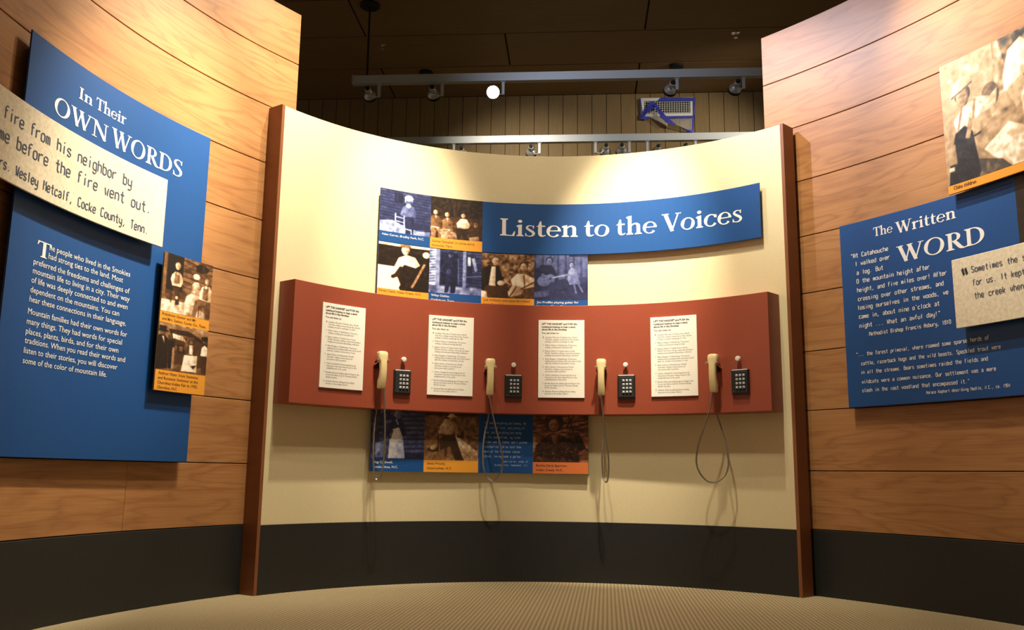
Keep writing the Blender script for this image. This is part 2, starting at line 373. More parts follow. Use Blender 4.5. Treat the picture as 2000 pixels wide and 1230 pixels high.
    if c == 's': return _rib(_smooth([(0.37, 0.50, 0.03), (0.33, 0.60, 0.04), (0.22, 0.635, 0.05), (0.12, 0.58, 0.08), (0.105, 0.48, 0.10), (0.20, 0.38, 0.12), (0.32, 0.28, 0.125), (0.375, 0.17, 0.11), (0.32, 0.06, 0.08), (0.20, 0.015, 0.05), (0.09, 0.06, 0.04), (0.05, 0.17, 0.03)])) + [[(0.34, 0.47), (0.385, 0.47), (0.39, 0.66), (0.35, 0.63)], [(0.03, 0.0), (0.07, 0.03), (0.065, 0.20), (0.03, 0.20)]], 0.45
    return [], 0.3
def serif(s):
    V, Fc, x = [], [], 0.0
    for c in s:
        polys, adv = serif_glyph(c)
        for q in polys:
            Fc.append(tuple(range(len(V), len(V) + len(q)))); V += [(x + a, b) for a, b in q]
        x += adv + 0.015
    v = np.array(V); v[:, 0] -= v[:, 0].min(); return v, Fc, v[:, 0].max()
TYPE = {'a': '05 16 36 45 40/43 13 02 01 10 30 41', 'b': '09 00/05 16 36 45 41 30 10 01', 'c': '45 36 16 05 01 10 30 41', 'd': '49 40/45 36 16 05 01 10 30 41',
 'e': '03 43 45 36 16 05 01 10 30 41', 'f': '10 18 29 49/06 36', 'g': '46 4v 3w 1w 0v/45 36 16 05 01 10 30 41', 'h': '09 00/05 16 36 45 40', 'i': '26 20/28 29', 'k': '09 00/46 02/13 40', 'l': '29 20',
 'm': '06 00/05 16 25 20/25 36 45 40', 'n': '06 00/05 16 36 45 40', 'o': '10 01 05 16 36 45 41 30 10', 'p': '06 0w/05 16 36 45 41 30 10 01', 'r': '06 00/04 26 46', 's': '45 36 16 05 04 42 41 30 10 01',
 't': '29 21 30 40/06 46', 'u': '06 01 10 30 41/46 40', 'v': '06 20 46', 'w': '06 10 24 30 46', 'x': '06 40/46 00', 'y': '06 02 11 41/46 4v 3w 0w', 'z': '06 46 00 40', 'j': '26 2v 1w 0w', 'q': '46 4w/45 36 16 05 01 10 30 41',
 'A': '00 07 29 47 40/04 44', 'B': '00 09 39 48 46 35 05/35 44 41 30 00', 'C': '48 39 19 08 01 10 30 41', 'D': '00 09 29 47 42 20 00', 'F': '00 09 49/05 35', 'H': '00 09/40 49/05 45', 'I': '20 29', 'K': '09 00/49 04/15 40',
 'M': '00 09 25 49 40', 'N': '00 09 40 49', 'O': '10 01 08 19 39 48 41 30 10', 'S': '48 39 19 08 06 15 34 43 41 30 10 01', 'T': '09 49/29 20', 'W': '09 10 26 30 49', 'J': '49 41 30 10 01',
 '1': '17 29 20', '8': '15 06 08 19 39 48 46 35 15 04 01 10 30 41 44 35', '0': '10 01 08 19 39 48 41 30 10', '9': '01 10 30 41 48 39 19 08 06 15 45', '4': '30 39 03 43', '3': '08 19 39 48 46 35 44 41 30 10 01',
 '.': '20 21', ',': '21 1v', '!': '29 23/21 20', "'": '29 27', '"': '19 27/39 47'}
def typed(s, wt=0.9):
    """narrow typewriter-like stroke lettering, cap height 1"""
    V, Fc, x = [], [], 0.0
    num = lambda c: {'v': -1.6, 'w': -3.0}.get(c) if c in 'vw' else float(c)
    for c in s:
        if c == ' ': x += 6.4; continue
        for st in TYPE.get(c, '').split('/'):
            if not st: continue
            P = [(num(q[0]) * .9, num(q[1]), wt) for q in st.split()]
            for q in _rib(P):
                Fc.append(tuple(range(len(V), len(V) + 4))); V += [((x + a) / 9, b / 9) for a, b in q]
        x += 5.4
    v = np.array(V); v[:, 0] -= v[:, 0].min(); return v, Fc, v[:, 0].max()
def letter_mesh(name, A, off, items, mat, parent):
    """items: (flat outline, th0, th1, z, cap_height) laid on the curved wall at an offset"""
    for (v, f, w), th0, th1, z, h in items:
        sx = (th1 - th0) / w
        me = bpy.data.meshes.new(name); me.from_pydata([A.pt(th0 + p[0] * sx, z + p[1] * h, off) for p in v], [], f); me.update(); me.materials.append(mat)
        o = link(bpy.data.objects.new(name, me), parent)
        if len(v) > 8: o['kind'] = 'stuff'
def px_lines(A, off, lines, kind='sans', zfix=None):
    """lines: (string, (u0,v0), (u1,v1), cap height px, bold, word space)"""
    out = []
    for ln in lines:
        s, a, b, hp = ln[:4]; bold = ln[4] if len(ln) > 4 else 0.0; ws = ln[5] if len(ln) > 5 else 1.0
        t0, z0 = A.px(*a, off); t1, z1 = A.px(*b, off)
        h = hp * A.depth((a[0] + b[0]) / 2, (a[1] + b[1]) / 2, off) / F_PX
        z = (z0 + z1) / 2 if zfix is None else zfix
        out.append((serif(s) if kind == 'serif' else typed(s, bold) if kind == 'typed' else sans(s, bold, ws), t0, t1, z, h))
    return out

# ------------------------------------------------------------------ printed photographs (painted on a fine grid)
class Pic:
    def __init__(s, w, h, seed=0):
        s.w, s.h = w * 2, h * 2; s.rng = np.random.RandomState(seed)
        s.X, s.Y = np.meshgrid((np.arange(s.w) + .5) / s.w, (np.arange(s.h) + .5) / s.h)
        s.t = np.full((s.h, s.w), 0.4); s.F = (s.noise(34, 22) + s.noise(70, 60)) / 2
    def noise(s, fx, fy):
        g = s.rng.rand(int(fy) + 2, int(fx) + 2); x = s.X * fx; y = s.Y * fy
        i, j = x.astype(int), y.astype(int); a, b = x - i, y - j
        a = a * a * (3 - 2 * a); b = b * b * (3 - 2 * b)
        return (g[j, i] * (1 - a) + g[j, i + 1] * a) * (1 - b) + (g[j + 1, i] * (1 - a) + g[j + 1, i + 1] * a) * b
    def grad(s, a, b): s.t = a + (b - a) * s.Y; return s
    def rect(s, t, x0, y0, x1, y1): s.t = np.where((s.X > x0) & (s.X < x1) & (s.Y > y0) & (s.Y < y1), t, s.t); return s
    def tex(s, amp, fx, fy, x0=0, y0=0, x1=1, y1=1):
        n = (s.noise(fx, fy) - .5) * 2 * amp
        s.t = np.where((s.X > x0) & (s.X < x1) & (s.Y > y0) & (s.Y < y1), s.t + n, s.t); return s
    def stripes(s, amp, n, x0, y0, x1, y1, vert=False, slope=0.0):
        c = (s.X if vert else s.Y + slope * s.X) * n
        st = np.where((c % 1) < 0.28, -amp, amp * 0.35)
        s.t = np.where((s.X > x0) & (s.X < x1) & (s.Y > y0) & (s.Y < y1), s.t + st, s.t); return s
    def poly(s, t, *pts):
        P = np.array(pts).reshape(-1, 2); ins = np.zeros_like(s.X, bool)
        for (x0, y0), (x1, y1) in zip(P, np.roll(P, -1, 0)):
            if y0 == y1: continue
            c = ((y0 > s.Y) != (y1 > s.Y)) & (s.X < (x1 - x0) * (s.Y - y0) / (y1 - y0) + x0); ins ^= c
        s.t = np.where(ins, s.shade(t, P[:, 0].min(), P[:, 0].max(), P[:, 1].min(), P[:, 1].max()), s.t); return s
    def shade(s, t, x0, x1, y0, y1):
        u = (s.X - x0) / max(x1 - x0, 1e-3); v = (s.Y - y0) / max(y1 - y0, 1e-3)
        return np.clip(t * (1.16 - .34 * u - .08 * v) + (s.F - .5) * (.10 + .16 * min(t, 1 - t)), 0, 1)
    def ell(s, t, cx, cy, rx, ry):
        s.t = np.where(((s.X - cx) / rx) ** 2 + ((s.Y - cy) / ry) ** 2 < 1, s.shade(t, cx - rx, cx + rx, cy - ry, cy + ry), s.t); return s
    def line(s, t, w, *pts):
        P = np.array(pts).reshape(-1, 2)
        for (x0, y0), (x1, y1) in zip(P[:-1], P[1:]):
            dx, dy = x1 - x0, y1 - y0; L = dx * dx + dy * dy + 1e-9
            u = np.clip(((s.X - x0) * dx + (s.Y - y0) * dy) / L, 0, 1)
            d = np.hypot(s.X - x0 - u * dx, s.Y - y0 - u * dy); s.t = np.where(d < w / 2, t, s.t)
        return s
    def head(s, x, y, r, face=0.75, hair=0.15, hat=None):
        s.ell(hair, x, y - r * .25, r * 1.0, r * 1.1); s.ell(face * .72, x, y + r * .10, r * .82, r * 1.05); s.ell(face, x - r * .12, y + r * .08, r * .66, r * .98)
        s.ell(face * .70, x - r * .02, y - r * .02, r * .60, r * .13); s.ell(face * .98, x - r * .05, y + r * .18, r * .14, r * .26)
        s.ell(face * .74, x - r * .05, y + r * .60, r * .26, r * .09)
        if hat is not None: s.ell(hat, x, y - r * .62, r * 1.5, r * .3).ell(hat, x, y - r * .95, r * .9, r * .62)
        return s
    def out(s, cmap, contrast=1.0):
        t = s.t + (s.noise(s.w * .45, s.h * .45) - .5) * .10 + (s.noise(s.w * .15, s.h * .15) - .5) * .08
        t = t * (.86 + .28 * s.noise(s.w * .09, s.h * .09)) + (s.noise(14, 14) - .5) * .07
        t = np.clip((t - .5) * contrast + .5, 0, 1)
        t = t.reshape(s.h // 2, 2, s.w // 2, 2).mean((1, 3))
        k = np.pad(t, 1, mode='edge')
        t = (k[1:-1, 1:-1] * 4 + k[:-2, 1:-1] + k[2:, 1:-1] + k[1:-1, :-2] + k[1:-1, 2:]) / 8
        st = np.array([c[0] for c in cmap]); cc = np.array([c[1] for c in cmap])
        return np.stack([np.interp(t, st, cc[:, i]) for i in range(3)], -1)
SEPIA = [(0, (.010, .006, .004)), (.3, (.075, .030, .010)), (.55, (.32, .155, .060)), (.8, (.66, .47, .29)), (1, (.92, .86, .72))]
BLUE = [(0, (.006, .007, .022)), (.3, (.030, .038, .12)), (.55, (.15, .18, .40)), (.8, (.46, .52, .76)), (1, (.88, .90, .95))]
RUST = [(0, (.008, .005, .004)), (.3, (.070, .022, .010)), (.55, (.27, .09, .035)), (.8, (.52, .31, .20)), (1, (.85, .72, .60))]
TAN = [(0, (.010, .011, .016)), (.3, (.09, .07, .06)), (.55, (.40, .25, .13)), (.8, (.66, .48, .30)), (1, (.95, .90, .78))]
def print_mesh(name, A, th0, th1, z0, z1, off, img, parent, cut=None):
    h, w, _ = img.shape; ths = np.linspace(th0, th1, w); zs = np.linspace(z1, z0, h); r = A.r - off
    V = np.empty((h, w, 3)); V[..., 0] = A.cx + r * np.sin(ths)[None]; V[..., 1] = A.cy + r * np.cos(ths)[None]; V[..., 2] = zs[:, None]
    i = np.arange(h * w).reshape(h, w)
    Fc = np.stack([i[1:, :-1], i[1:, 1:], i[:-1, 1:], i[:-1, :-1]], -1).reshape(-1, 4)
    me = bpy.data.meshes.new(name); me.from_pydata(V.reshape(-1, 3).tolist(), [], Fc.tolist()); me.update()
    at = me.color_attributes.new('print', 'FLOAT_COLOR', 'POINT')
    at.data.foreach_set('color', np.concatenate([img.reshape(-1, 3), np.ones((h * w, 1))], 1).astype(np.float32).ravel())
    me.materials.append(M['photo'])
    return link(bpy.data.objects.new(name, me), parent)

def pic_man_chair():
    p = Pic(104, 100, 1).grad(.30, .22); p.stripes(.12, 15, 0, 0, 1, .72, slope=-.06).tex(.06, 8, 30)
    p.rect(.06, .29, .06, .44, .28).rect(.16, .31, .08, .36, .26).rect(.14, .38, .08, .42, .26)
    p.poly(.72, 0, .76, .25, .72, .45, .80, .62, .86, .8, .9, 1, .88, 1, 1, 0, 1).tex(.18, 14, 10, 0, .76).rect(.20, .62, .72, 1, .86)
    p.poly(.50, .44, .38, .54, .30, .66, .34, .71, .48, .71, .70, .65, .72, .64, .62, .50, .60)
    p.poly(.22, .52, .60, .66, .58, .68, .72, .66, 1, .52, 1, .50, .78).line(.32, .02, .59, .68, .60, 1)
    p.line(.55, .05, .46, .42, .43, .55, .50, .58).head(.56, .24, .075, .55, .85).ell(.95, .565, .15, .085, .07).ell(.9, .56, .33, .05, .05)
    for a in ((.31, .55, .31, .98), (.48, .58, .49, 1.0), (.31, .62, .48, .64), (.31, .72, .48, .74), (.31, .84, .62, .90), (.62, .88, .63, 1.0)): p.line(.85, .022, *a)
    return p.out(BLUE, 1.1)
def pic_four_men():
    p = Pic(104, 92, 2).grad(.08, .14); p.tex(.14, 22, 20, 0, 0, 1, .5).rect(.30, 0, .46, 1, .60).rect(.24, 0, .60, 1, 1).tex(.14, 18, 16, 0, .46)
    for a in ((.40, .05, .47, .42), (.47, .10, .46, .44), (.55, .08, .49, .40)): p.line(.26, .014, *a)
    for x, y, sh in ((.10, .38, .46), (.32, .41, .50)):
        p.poly(sh, x - .10, y + .16, x - .03, y + .08, x + .05, y + .08, x + .11, y + .17, x + .10, y + .38, x - .09, y + .38)
        p.poly(.92, x - .015, y + .08, x + .025, y + .08, x + .005, y + .17)
        p.poly(.60, x - .12, y + .36, x - .02, y + .34, x + .02, y + .46, x - .02, y + .78, x - .09, y + .78, x - .08, y + .48)
        p.poly(.55, x, y + .36, x + .12, y + .34, x + .14, y + .46, x + .11, y + .76, x + .05, y + .78, x + .06, y + .50)
        p.line(.86, .028, x - .05, y + .36, x + .05, y + .37).line(.14, .016, x - .10, y + .20, x - .11, y + .36).line(.12, .03, x - .09, y + .79, x - .03, y + .81).line(.12, .03, x + .05, y + .79, x + .12, y + .80).head(x, y, .055, .85, .22)
    p.poly(.96, .50, .60, .57, .49, .62, .47, .70, .49, .76, .62, .74, .70, .66, .72, .52, .71).poly(.14, .50, .71, .72, .71, .70, .92, .74, 1, .64, 1, .61, .84, .56, 1, .48, 1).line(.80, .03, .54, .69, .66, .71).head(.63, .40, .052, .84, .22)
    p.poly(.24, .77, .76, .82, .68, .92, .68, .99, .78, .98, .92, .78, .92).poly(.62, .74, .92, .92, .88, .95, 1, .76, 1).head(.87, .62, .048, .6, .1, .40)
    p.poly(.66, .20, .86, .34, .80, .50, .84, .52, .98, .22, 1).tex(.12, 30, 26, .18, .8, .55, 1)
    return p.out(SEPIA, 1.15)
def pic_reclining():
    p = Pic(104, 100, 3); p.grad(.12, .12); p.rect(1, 0, .50, 1, 1).rect(.86, 0, 0, 1, .06).tex(.06, 20, 20, 0, 0, 1, .5)
    p.poly(.06, .42, .95, .60, .55, .90, .16, 1, .12, 1, 1, .45, 1).tex(.12, 12, 24, .5, .2)
    p.poly(1, .30, .55, .40, .30, .55, .22, .72, .26, .82, .42, .72, .50, .55, .46, .44, .56)
    p.poly(.12, .40, .60, .52, .44, .78, .50, .86, .60, .62, .95, .50, 1, .40, .74, .36, .70)
    p.line(.14, .07, .45, .52, .36, .68, .30, .72).line(.6, .05, .68, .9, .9, .4).ell(.96, .93, .18, .07, .07)
    p.head(.53, .14, .08, .97, .80).ell(.55, .53, .04, .11, .035)
    return p.out(SEPIA, 1.25)
def pic_cabin_door():
    p = Pic(104, 96, 4).grad(.30, .25); p.stripes(.13, 14, .55, 0, 1, .9).tex(.1, 10, 12)
    p.rect(.70, 0, 0, .17, .85).stripes(.25, 16, 0, 0, .12, .8, slope=.2).tex(.25, 12, 16, 0, 0, .17, .85).rect(.62, .13, 0, .20, .92).rect(.08, .22, .06, .55, .80).tex(.08, 14, 14, .2, 0, .56, .8)
    p.rect(.60, .64, 0, .70, .95).rect(.12, .72, .10, .82, .72).rect(.85, .73, .13, .79, .34).poly(.75, .80, .16, .86, .14, .92, .44, .87, .46)
    p.rect(.55, 0, .84, 1, 1).tex(.18, 16, 6, 0, .82).line(.5, .02, .66, .60, 1, .56).line(.45, .02, .55, .2, .56, .75)
    p.poly(.10, .30, .24, .40, .16, .52, .22, .55, .45, .52, .70, .50, .98, .42, .98, .41, .74, .36, .98, .30, .98, .33, .60, .28, .42).line(.20, .03, .30, .30, .22, .48, .34, .56)
    p.head(.41, .12, .055, .45, .08, .14).ell(.35, .38, .50, .05, .06)
    return p.out(BLUE, 1.1)
def pic_two_men():
    p = Pic(104, 94, 5).grad(.45, .42); p.tex(.24, 24, 22).tex(.14, 10, 10)
    p.poly(.05, 0, .38, .16, .26, .34, .30, .42, .62, .40, .95, 0, .95).poly(.96, .19, .30, .27, .30, .27, .74, .14, .74).poly(.28, 0, .95, .10, .72, .36, .74, .50, .66, .52, 1, 0, 1)
    p.poly(.9, 0, .84, .10, .86, .12, 1, 0, 1).head(.27, .17, .085, .82, .40).ell(.82, .37, .66, .07, .06)
    p.poly(.86, .55, .58, .68, .44, .82, .44, 1, .54, 1, .78, .86, .86, .62, .80).poly(.36, .50, .86, .70, .80, 1, .72, 1, 1, .55, 1)
    p.line(.42, .03, .80, .48, .82, .72).ell(.70, .66, .82, .13, .11).line(.30, .03, .75, .78, 1, .62).poly(.8, .5, .84, .62, .78, .64, .92, .52, .98).head(.80, .28, .085, .78, .22)
    p.line(.22, .02, .52, .98, .66, .74).line(.82, .03, .44, .58, .50, .66)
    return p.out(SEPIA, 1.1)
def pic_guitar():
    p = Pic(104, 94, 6).grad(.42, .22); p.stripes(.08, 7, 0, 0, 1, .5, True).tex(.08, 8, 8).rect(.15, .0, .62, 1, 1).tex(.08, 12, 8, 0, .6).rect(.08, .65, .0, 1, .04).poly(.34, 0, .82, .35, .74, .60, .82, .4, .9, 0, .95)
    p.poly(.10, 0, .36, .14, .22, .34, .24, .42, .42, .46, .62, .40, .66, .10, .72, 0, .62).poly(.20, .25, .62, .58, .52, .66, .60, .52, .72, .50, 1, .30, 1, .28, .78)
    p.ell(.48, .18, .58, .12, .12).ell(.50, .30, .52, .10, .095).ell(.10, .30, .52, .028, .028).line(.65, .035, .36, .50, .66, .43).line(.52, .05, .16, .44, .28, .50)
    p.head(.29, .14, .07, .60, .10).poly(.55, .64, .34, .70, .28, .78, .32, .84, .56, .88, .64, .66, .66, .62, .54).line(.5, .03, .74, .64, .78, .84).line(.5, .03, .82, .64, .90, .82)
    p.head(.70, .22, .05, .68, .12).line(.5, .02, .64, .44, .58, .46)
    return p.out(BLUE, 1.0)
def pic_long_skirt():
    p = Pic(104, 100, 7).grad(.32, .30); p.stripes(.18, 11, .55, 0, 1, 1, slope=.05).tex(.2, 16, 18, 0, 0, .4, 1).rect(.12, .62, .88, 1, 1).poly(.55, .08, .70, .28, .62, .32, .95, .10, .98).tex(.12, 14, 12, .06, .6, .32, 1)
    p.poly(.95, .36, .40, .52, .38, .60, .60, .64, .98, .33, .98).tex(.1, 20, 4, .33, .5, .64, 1).poly(.16, .33, .36, .42, .18, .56, .20, .66, .52, .60, .56, .52, .38, .40, .42, .34, .56)
    p.line(.05, .02, .40, .45, .36, .60).head(.49, .14, .07, .62, .62).line(.7, .03, .46, .24, .50, .32)
    return p.out(BLUE, 1.05)
def pic_log_worker():
    p = Pic(104, 92, 8).grad(.36, .52); p.tex(.12, 26, 10, 0, 0, 1, .3).rect(.18, 0, 0, 1, .12).tex(.1, 20, 10, 0, 0, 1, .14).tex(.09, 30, 26, 0, .3)
    p.poly(.86, .52, .50, .62, .52, 1, .84, 1, 1, .88, 1).poly(.70, .60, .60, .92, 1, .72, 1).tex(.12, 24, 24, .5, .5)
    p.poly(.78, .28, .34, .38, .18, .54, .20, .58, .38, .46, .52, .30, .46).line(.74, .06, .34, .36, .28, .44, .48, .46).line(.55, .05, .56, .28, .62, .46)
    p.poly(.20, .36, .50, .56, .48, .68, .86, .74, 1, .58, 1, .48, .72, .30, .80, .28, .60).line(.15, .02, .26, .48, .26, .82).line(.15, .02, .40, .7, .40, .9).line(.12, .05, .62, .52, .70, .54, .70, .44)
    p.head(.50, .17, .06, .55, .30, .88).ell(.18, .17, .78, .10, .05).ell(.70, .17, .75, .06, .045)
    return p.out(SEPIA, 1.0)
def pic_smiling_woman():
    p = Pic(104, 96, 9).grad(.45, .40); p.tex(.22, 9, 34).stripes(.14, 12, 0, .1, 1, .6, slope=.2).line(.1, .02, .62, 0, .76, .5).line(.1, .02, .78, 0, .60, .3).poly(.62, 0, .50, .16, .52, .10, .74, 0, .72).rect(.55, .85, .48, 1, .72)
    p.poly(.10, .74, .48, .84, .44, .96, .72, .84, .78, .74, .62).poly(.20, 0, 1, .06, .66, .26, .48, .52, .46, .74, .56, .82, .80, .84, 1).tex(.22, 40, 36, .05, .48, .84, 1)
    p.poly(.55, .32, .46, .46, .46, .42, .64, .38, .62).ell(.16, .38, .20, .17, .20).head(.38, .25, .12, .60, .12).ell(.30, .38, .08, .15, .07)
    return p.out(RUST, 1.05)
def pic_porch_three():
    p = Pic(96, 116, 10).grad(.38, .40); p.stripes(.10, 11, .38, 0, 1, .7, slope=-.1).tex(.1, 8, 26).rect(.03, .08, 0, .40, .62).rect(.45, 0, 0, .06, .7).poly(.80, 0, .80, .5, .78, 1, .92, 1, 1, 0, 1).tex(.16, 20, 8, 0, .76).rect(.35, .06, .62, .5, .76).ell(.12, .78, .12, .13, .08).tex(.2, 20, 20, .65, .05, .92, .2)
    p.poly(.84, .16, .44, .18, .35, .24, .29, .34, .29, .39, .35, .41, .46, .37, .54, .20, .54).poly(.48, .245, .34, .335, .34, .35, .54, .23, .54).line(.30, .012, .25, .36, .26, .29).line(.30, .012, .33, .36, .32, .29).line(.92, .035, .18, .42, .22, .52, .32, .50).line(.84, .035, .39, .42, .37, .51, .28, .52).poly(.25, .20, .56, .36, .56, .36, .84, .28, .86, .28, .68).ell(.85, .31, .73, .03, .03).head(.29, .19, .055, .92, .8).line(.12, .012, .19, .55, .19, .82)
    p.poly(.80, .60, .44, .64, .38, .71, .37, .77, .44, .76, .58, .62, .62).poly(.85, .50, .66, .58, .60, .72, .58, .78, .66, .74, .80, .46, .82).line(.62, .03, .62, .46, .60, .58, .70, .60).head(.68, .32, .05, .35, .95).ell(.97, .68, .28, .07, .05)
    p.poly(.88, .76, .54, .79, .44, .86, .40, .94, .40, 1, .46, 1, .68, .90, .70, .77, .68).poly(.52, .83, .45, .93, .45, .93, .66, .82, .66).line(.26, .012, .84, .47, .85, .40).line(.26, .012, .92, .47, .92, .40).line(.95, .04, .78, .54, .77, .66, .88, .68).poly(.42, .76, .66, .98, .68, 1, .98, .90, .98, .86, .78, .76, .78, .70, 1, .62, .98, .68, .70).head(.90, .32, .055, .80, .50).line(.15, .015, .76, .78, .76, .98)
    return p.out(SEPIA, 1.15)
def pic_fair():
    p = Pic(96, 104, 11).grad(.55, .30); p.rect(.30, .2, .25, 1, .85).tex(.1, 14, 14).poly(.16, .2, .12, .6, .10, 1, .30, 1, .36, .55, .2, .25, .24).poly(.85, .28, .20, .50, .24, .56, .34, .30, .30).stripes(.12, 18, .28, .2, .56, .34, True).rect(.10, .40, .42, .54, .60).rect(.45, .43, .45, .51, .56).rect(.40, 0, .85, 1, 1)
    p.poly(.04, 0, .30, .10, .24, .20, .34, .22, .95, 0, 1).ell(.40, .09, .22, .06, .05).rect(.03, .02, .08, .16, .20).rect(.03, 0, .17, .20, .20).poly(.85, .08, .30, .12, .30, .14, .46).poly(.05, .20, .36, .34, .34, .34, .95, .24, .95).poly(.6, .30, .5, .34, .5, .36, .95, .30, .95)
    p.poly(.35, .52, .42, .66, .30, .78, .40, .80, .66, .56, .64).poly(.97, .54, .62, .80, .60, .80, .96, .50, .97).poly(.95, .63, .38, .70, .38, .71, .60, .64, .58).ell(.36, .66, .30, .085, .09).ell(.06, .66, .33, .055, .06).ell(.45, .66, .33, .04, .05).poly(.15, .68, .84, .80, .80, .74, .90)
    p.poly(.95, .88, .40, .94, .34, 1, .40, 1, .62, .86, .60).poly(.25, .86, .58, 1, .58, 1, .98, .90, .98).head(.94, .26, .055, .40, .1).ell(.06, .94, .20, .08, .05)
    return p.out(SEPIA, 1.2)
def pic_two_children():
    p = Pic(170, 170, 12); p.grad(.72, .60); p.tex(.07, 9, 9).poly(.32, .55, 0, 1, 0, 1, .45, .75, .38, .60, .20).tex(.28, 34, 26, .50, .0, 1, .42).rect(.60, 0, .58, 1, 1).tex(.16, 12, 16, .2, .55).poly(.88, .36, .80, .60, .66, 1, .88, 1, 1, .56, 1).poly(.30, .28, .85, .52, .92, .60, 1, .2, 1).tex(.10, 26, 30, .15, .55)
    p.ell(.40, .455, .40, .08, .10)
    p.poly(.95, .10, .50, .22, .38, .34, .40, .36, .62, .14, .66).poly(.9, .30, .36, .44, .40, .40, .60, .30, .60)
    p.poly(.05, .11, .60, .20, .56, .27, .62, .32, .95, .30, 1, .02, 1, .04, .84).tex(.05, 20, 30, .02, .58, .32, 1).line(.55, .02, .14, .58, .19, .40).line(.55, .02, .28, .56, .31, .38)
    p.poly(.60, .02, .70, .10, .68, .11, .84, .04, .84).rect(.9, .03, .86, .08, .89).poly(.90, .30, .50, .52, .36, .50, .48, .36, .56).poly(.72, .24, .54, .44, .50, .46, .60, .30, .66).poly(.62, .20, .66, .25, .50, .28, .54, .24, .68).line(.1, .015, .22, .68, .34, .66)
    p.head(.20, .32, .075, .66, .20).poly(.88, .09, .29, .12, .20, .26, .15, .29, .18, .28, .25, .12, .31).line(.30, .014, .10, .305, .19, .275, .29, .235)
    p.poly(.99, .58, .30, .64, .12, .76, .06, .84, .14, .80, .32, .66, .44, .58, .42).poly(.78, .60, .42, .76, .34, .78, .50, .68, .58).poly(.80, .72, .52, .80, .34, .95, .30, 1, 1, .78, 1)
    p.ell(.97, .28, .11, .025, .02).ell(.92, .10, .16, .03, .015)
    return p.out(TAN, 1.05)
def pic_dark_group():
    p = Pic(70, 110, 13); p.grad(.06, .03); p.tex(.05, 12, 18)
    for x, y in ((.30, .40), (.62, .36), (.85, .44)): p.poly(.22, x - .14, y + .30, x, y + .10, x + .14, y + .30).head(x, y, .09, .60, .1).poly(.8, x - .03, y + .14, x + .03, y + .14, x, y + .24)
    return p.tex(.3, 18, 14, .05, .32, .95, .62).out(SEPIA, 1.1)

# ------------------------------------------------------------------ setting
v, f = box_geo(-6, 6, -3.0, 9.7, -0.08, 0)
tag(obj('floor', v, f, M['carpet']), kind='structure')

def hall_box(name, U0, U1, V0, V1, z0, z1, mat, parent=None, uo=0.0, vert=False):
    v, f = box_geo(U0, U1, V0, V1, z0, z1)
    uv = [((p[0] if vert or z1 - z0 < .1 else p[0]) + uo, (p[2] if vert else p[1]) + uo * .61) for p in v]
    return obj(name, [hall(*p) for p in v], f, mat, parent, uvs=uv)
ceiling = tag(hall_box('ceiling', -5.6, 5.6, -2.6, BACK_V + 0.15, CEIL_Z + 0.02, CEIL_Z + 0.08, M['core']), kind='structure')
rows = [BACK_V, 8.32, 7.66, 7.0, 6.34, 5.68]
for k in range(len(rows) - 1):
    off = 0.61 if k % 2 == 0 else -0.66
    for j in range(-2, 2):
        U0 = off + 2.56 * j; U1 = U0 + 2.56
        U0, U1 = max(U0, -4.6), min(U1, 4.6)
        if U1 - U0 < 0.2: continue
        hall_box('ceiling_panel', U0 + .008, U1 - .008, rows[k + 1] + .008, rows[k] - .008, CEIL_Z, CEIL_Z + .02, M['ceiling'], ceiling, uo=k * 3.1 + j * 1.7)
hall_box('ceiling_panel', -4.6, 4.6, -2.5, rows[-1] - .008, CEIL_Z, CEIL_Z + .02, M['ceiling'], ceiling, uo=9.0)
wall_back = tag(hall_box('wall_back', -4.6, 4.6, BACK_V + .03, BACK_V + .13, 0, CEIL_Z - .001, M['core']), kind='structure')
for i in range(42):
    U0 = -3.35 + i * 0.1524
    hall_box('board', U0 + .003, U0 + .1494, BACK_V, BACK_V + .03, 0.0, CEIL_Z - .002, M['olive'], wall_back, uo=i * 1.37, vert=True)

def wood_wall(side, A, th0, th1, split=None):
    core = tag(slab('wall_' + side, A, th0, th1, 0, WALL_Z - .004, -.09, -.02, M['core']), kind='structure')
    zs = [BASE_Z + .004] + SEAMS + [WALL_Z]
    for k in range(len(zs) - 1):
        cuts = [th0, th1] if not (split and k == 0) else [th0, split, th1]
        for a, b in zip(cuts[:-1], cuts[1:]):
            slab('plank', A, a + (.0006 if a != th0 else 0), b, zs[k] + (.0022 if k else 0), zs[k + 1] - (.0022 if k < len(zs) - 2 else 0), -.02, 0, M['cherry'], core, uo=random.uniform(0, 40))
    tag(slab('baseboard_' + side, A, th0, th1, 0, BASE_Z, -.02, .0, M['base']), kind='structure')
    return core
wood_wall('left', LW, R_(-108), R_(-52.9), split=LW.px(241, 1000)[0])
wood_wall('right', RW, R_(47.7), R_(82))
TH0, TH1 = R_(-54.95), R_(47.35); CAP = 0.019 / CW.r
wc = tag(slab('wall_center', CW, TH0 + CAP, TH1 - CAP, 0, TOP_Z, -.10, 0, M['cream'], n=60), kind='structure')
slab('end_panel', CW, TH0, TH0 + CAP - .0003, 0, TOP_Z + .002, -.101, .003, M['cherry_end_shaded'], wc, n=1, uo=3.3)
slab('end_panel', CW, TH1 - CAP + .0003, TH1, 0, TOP_Z + .002, -.101, .003, M['cherry_end_shaded'], wc, n=1, uo=7.9)
tag(slab('baseboard_center', CW, TH0 + CAP, TH1 - CAP, 0, BASE_Z + .003, .0005, .004, M['base'], n=60), kind='structure')

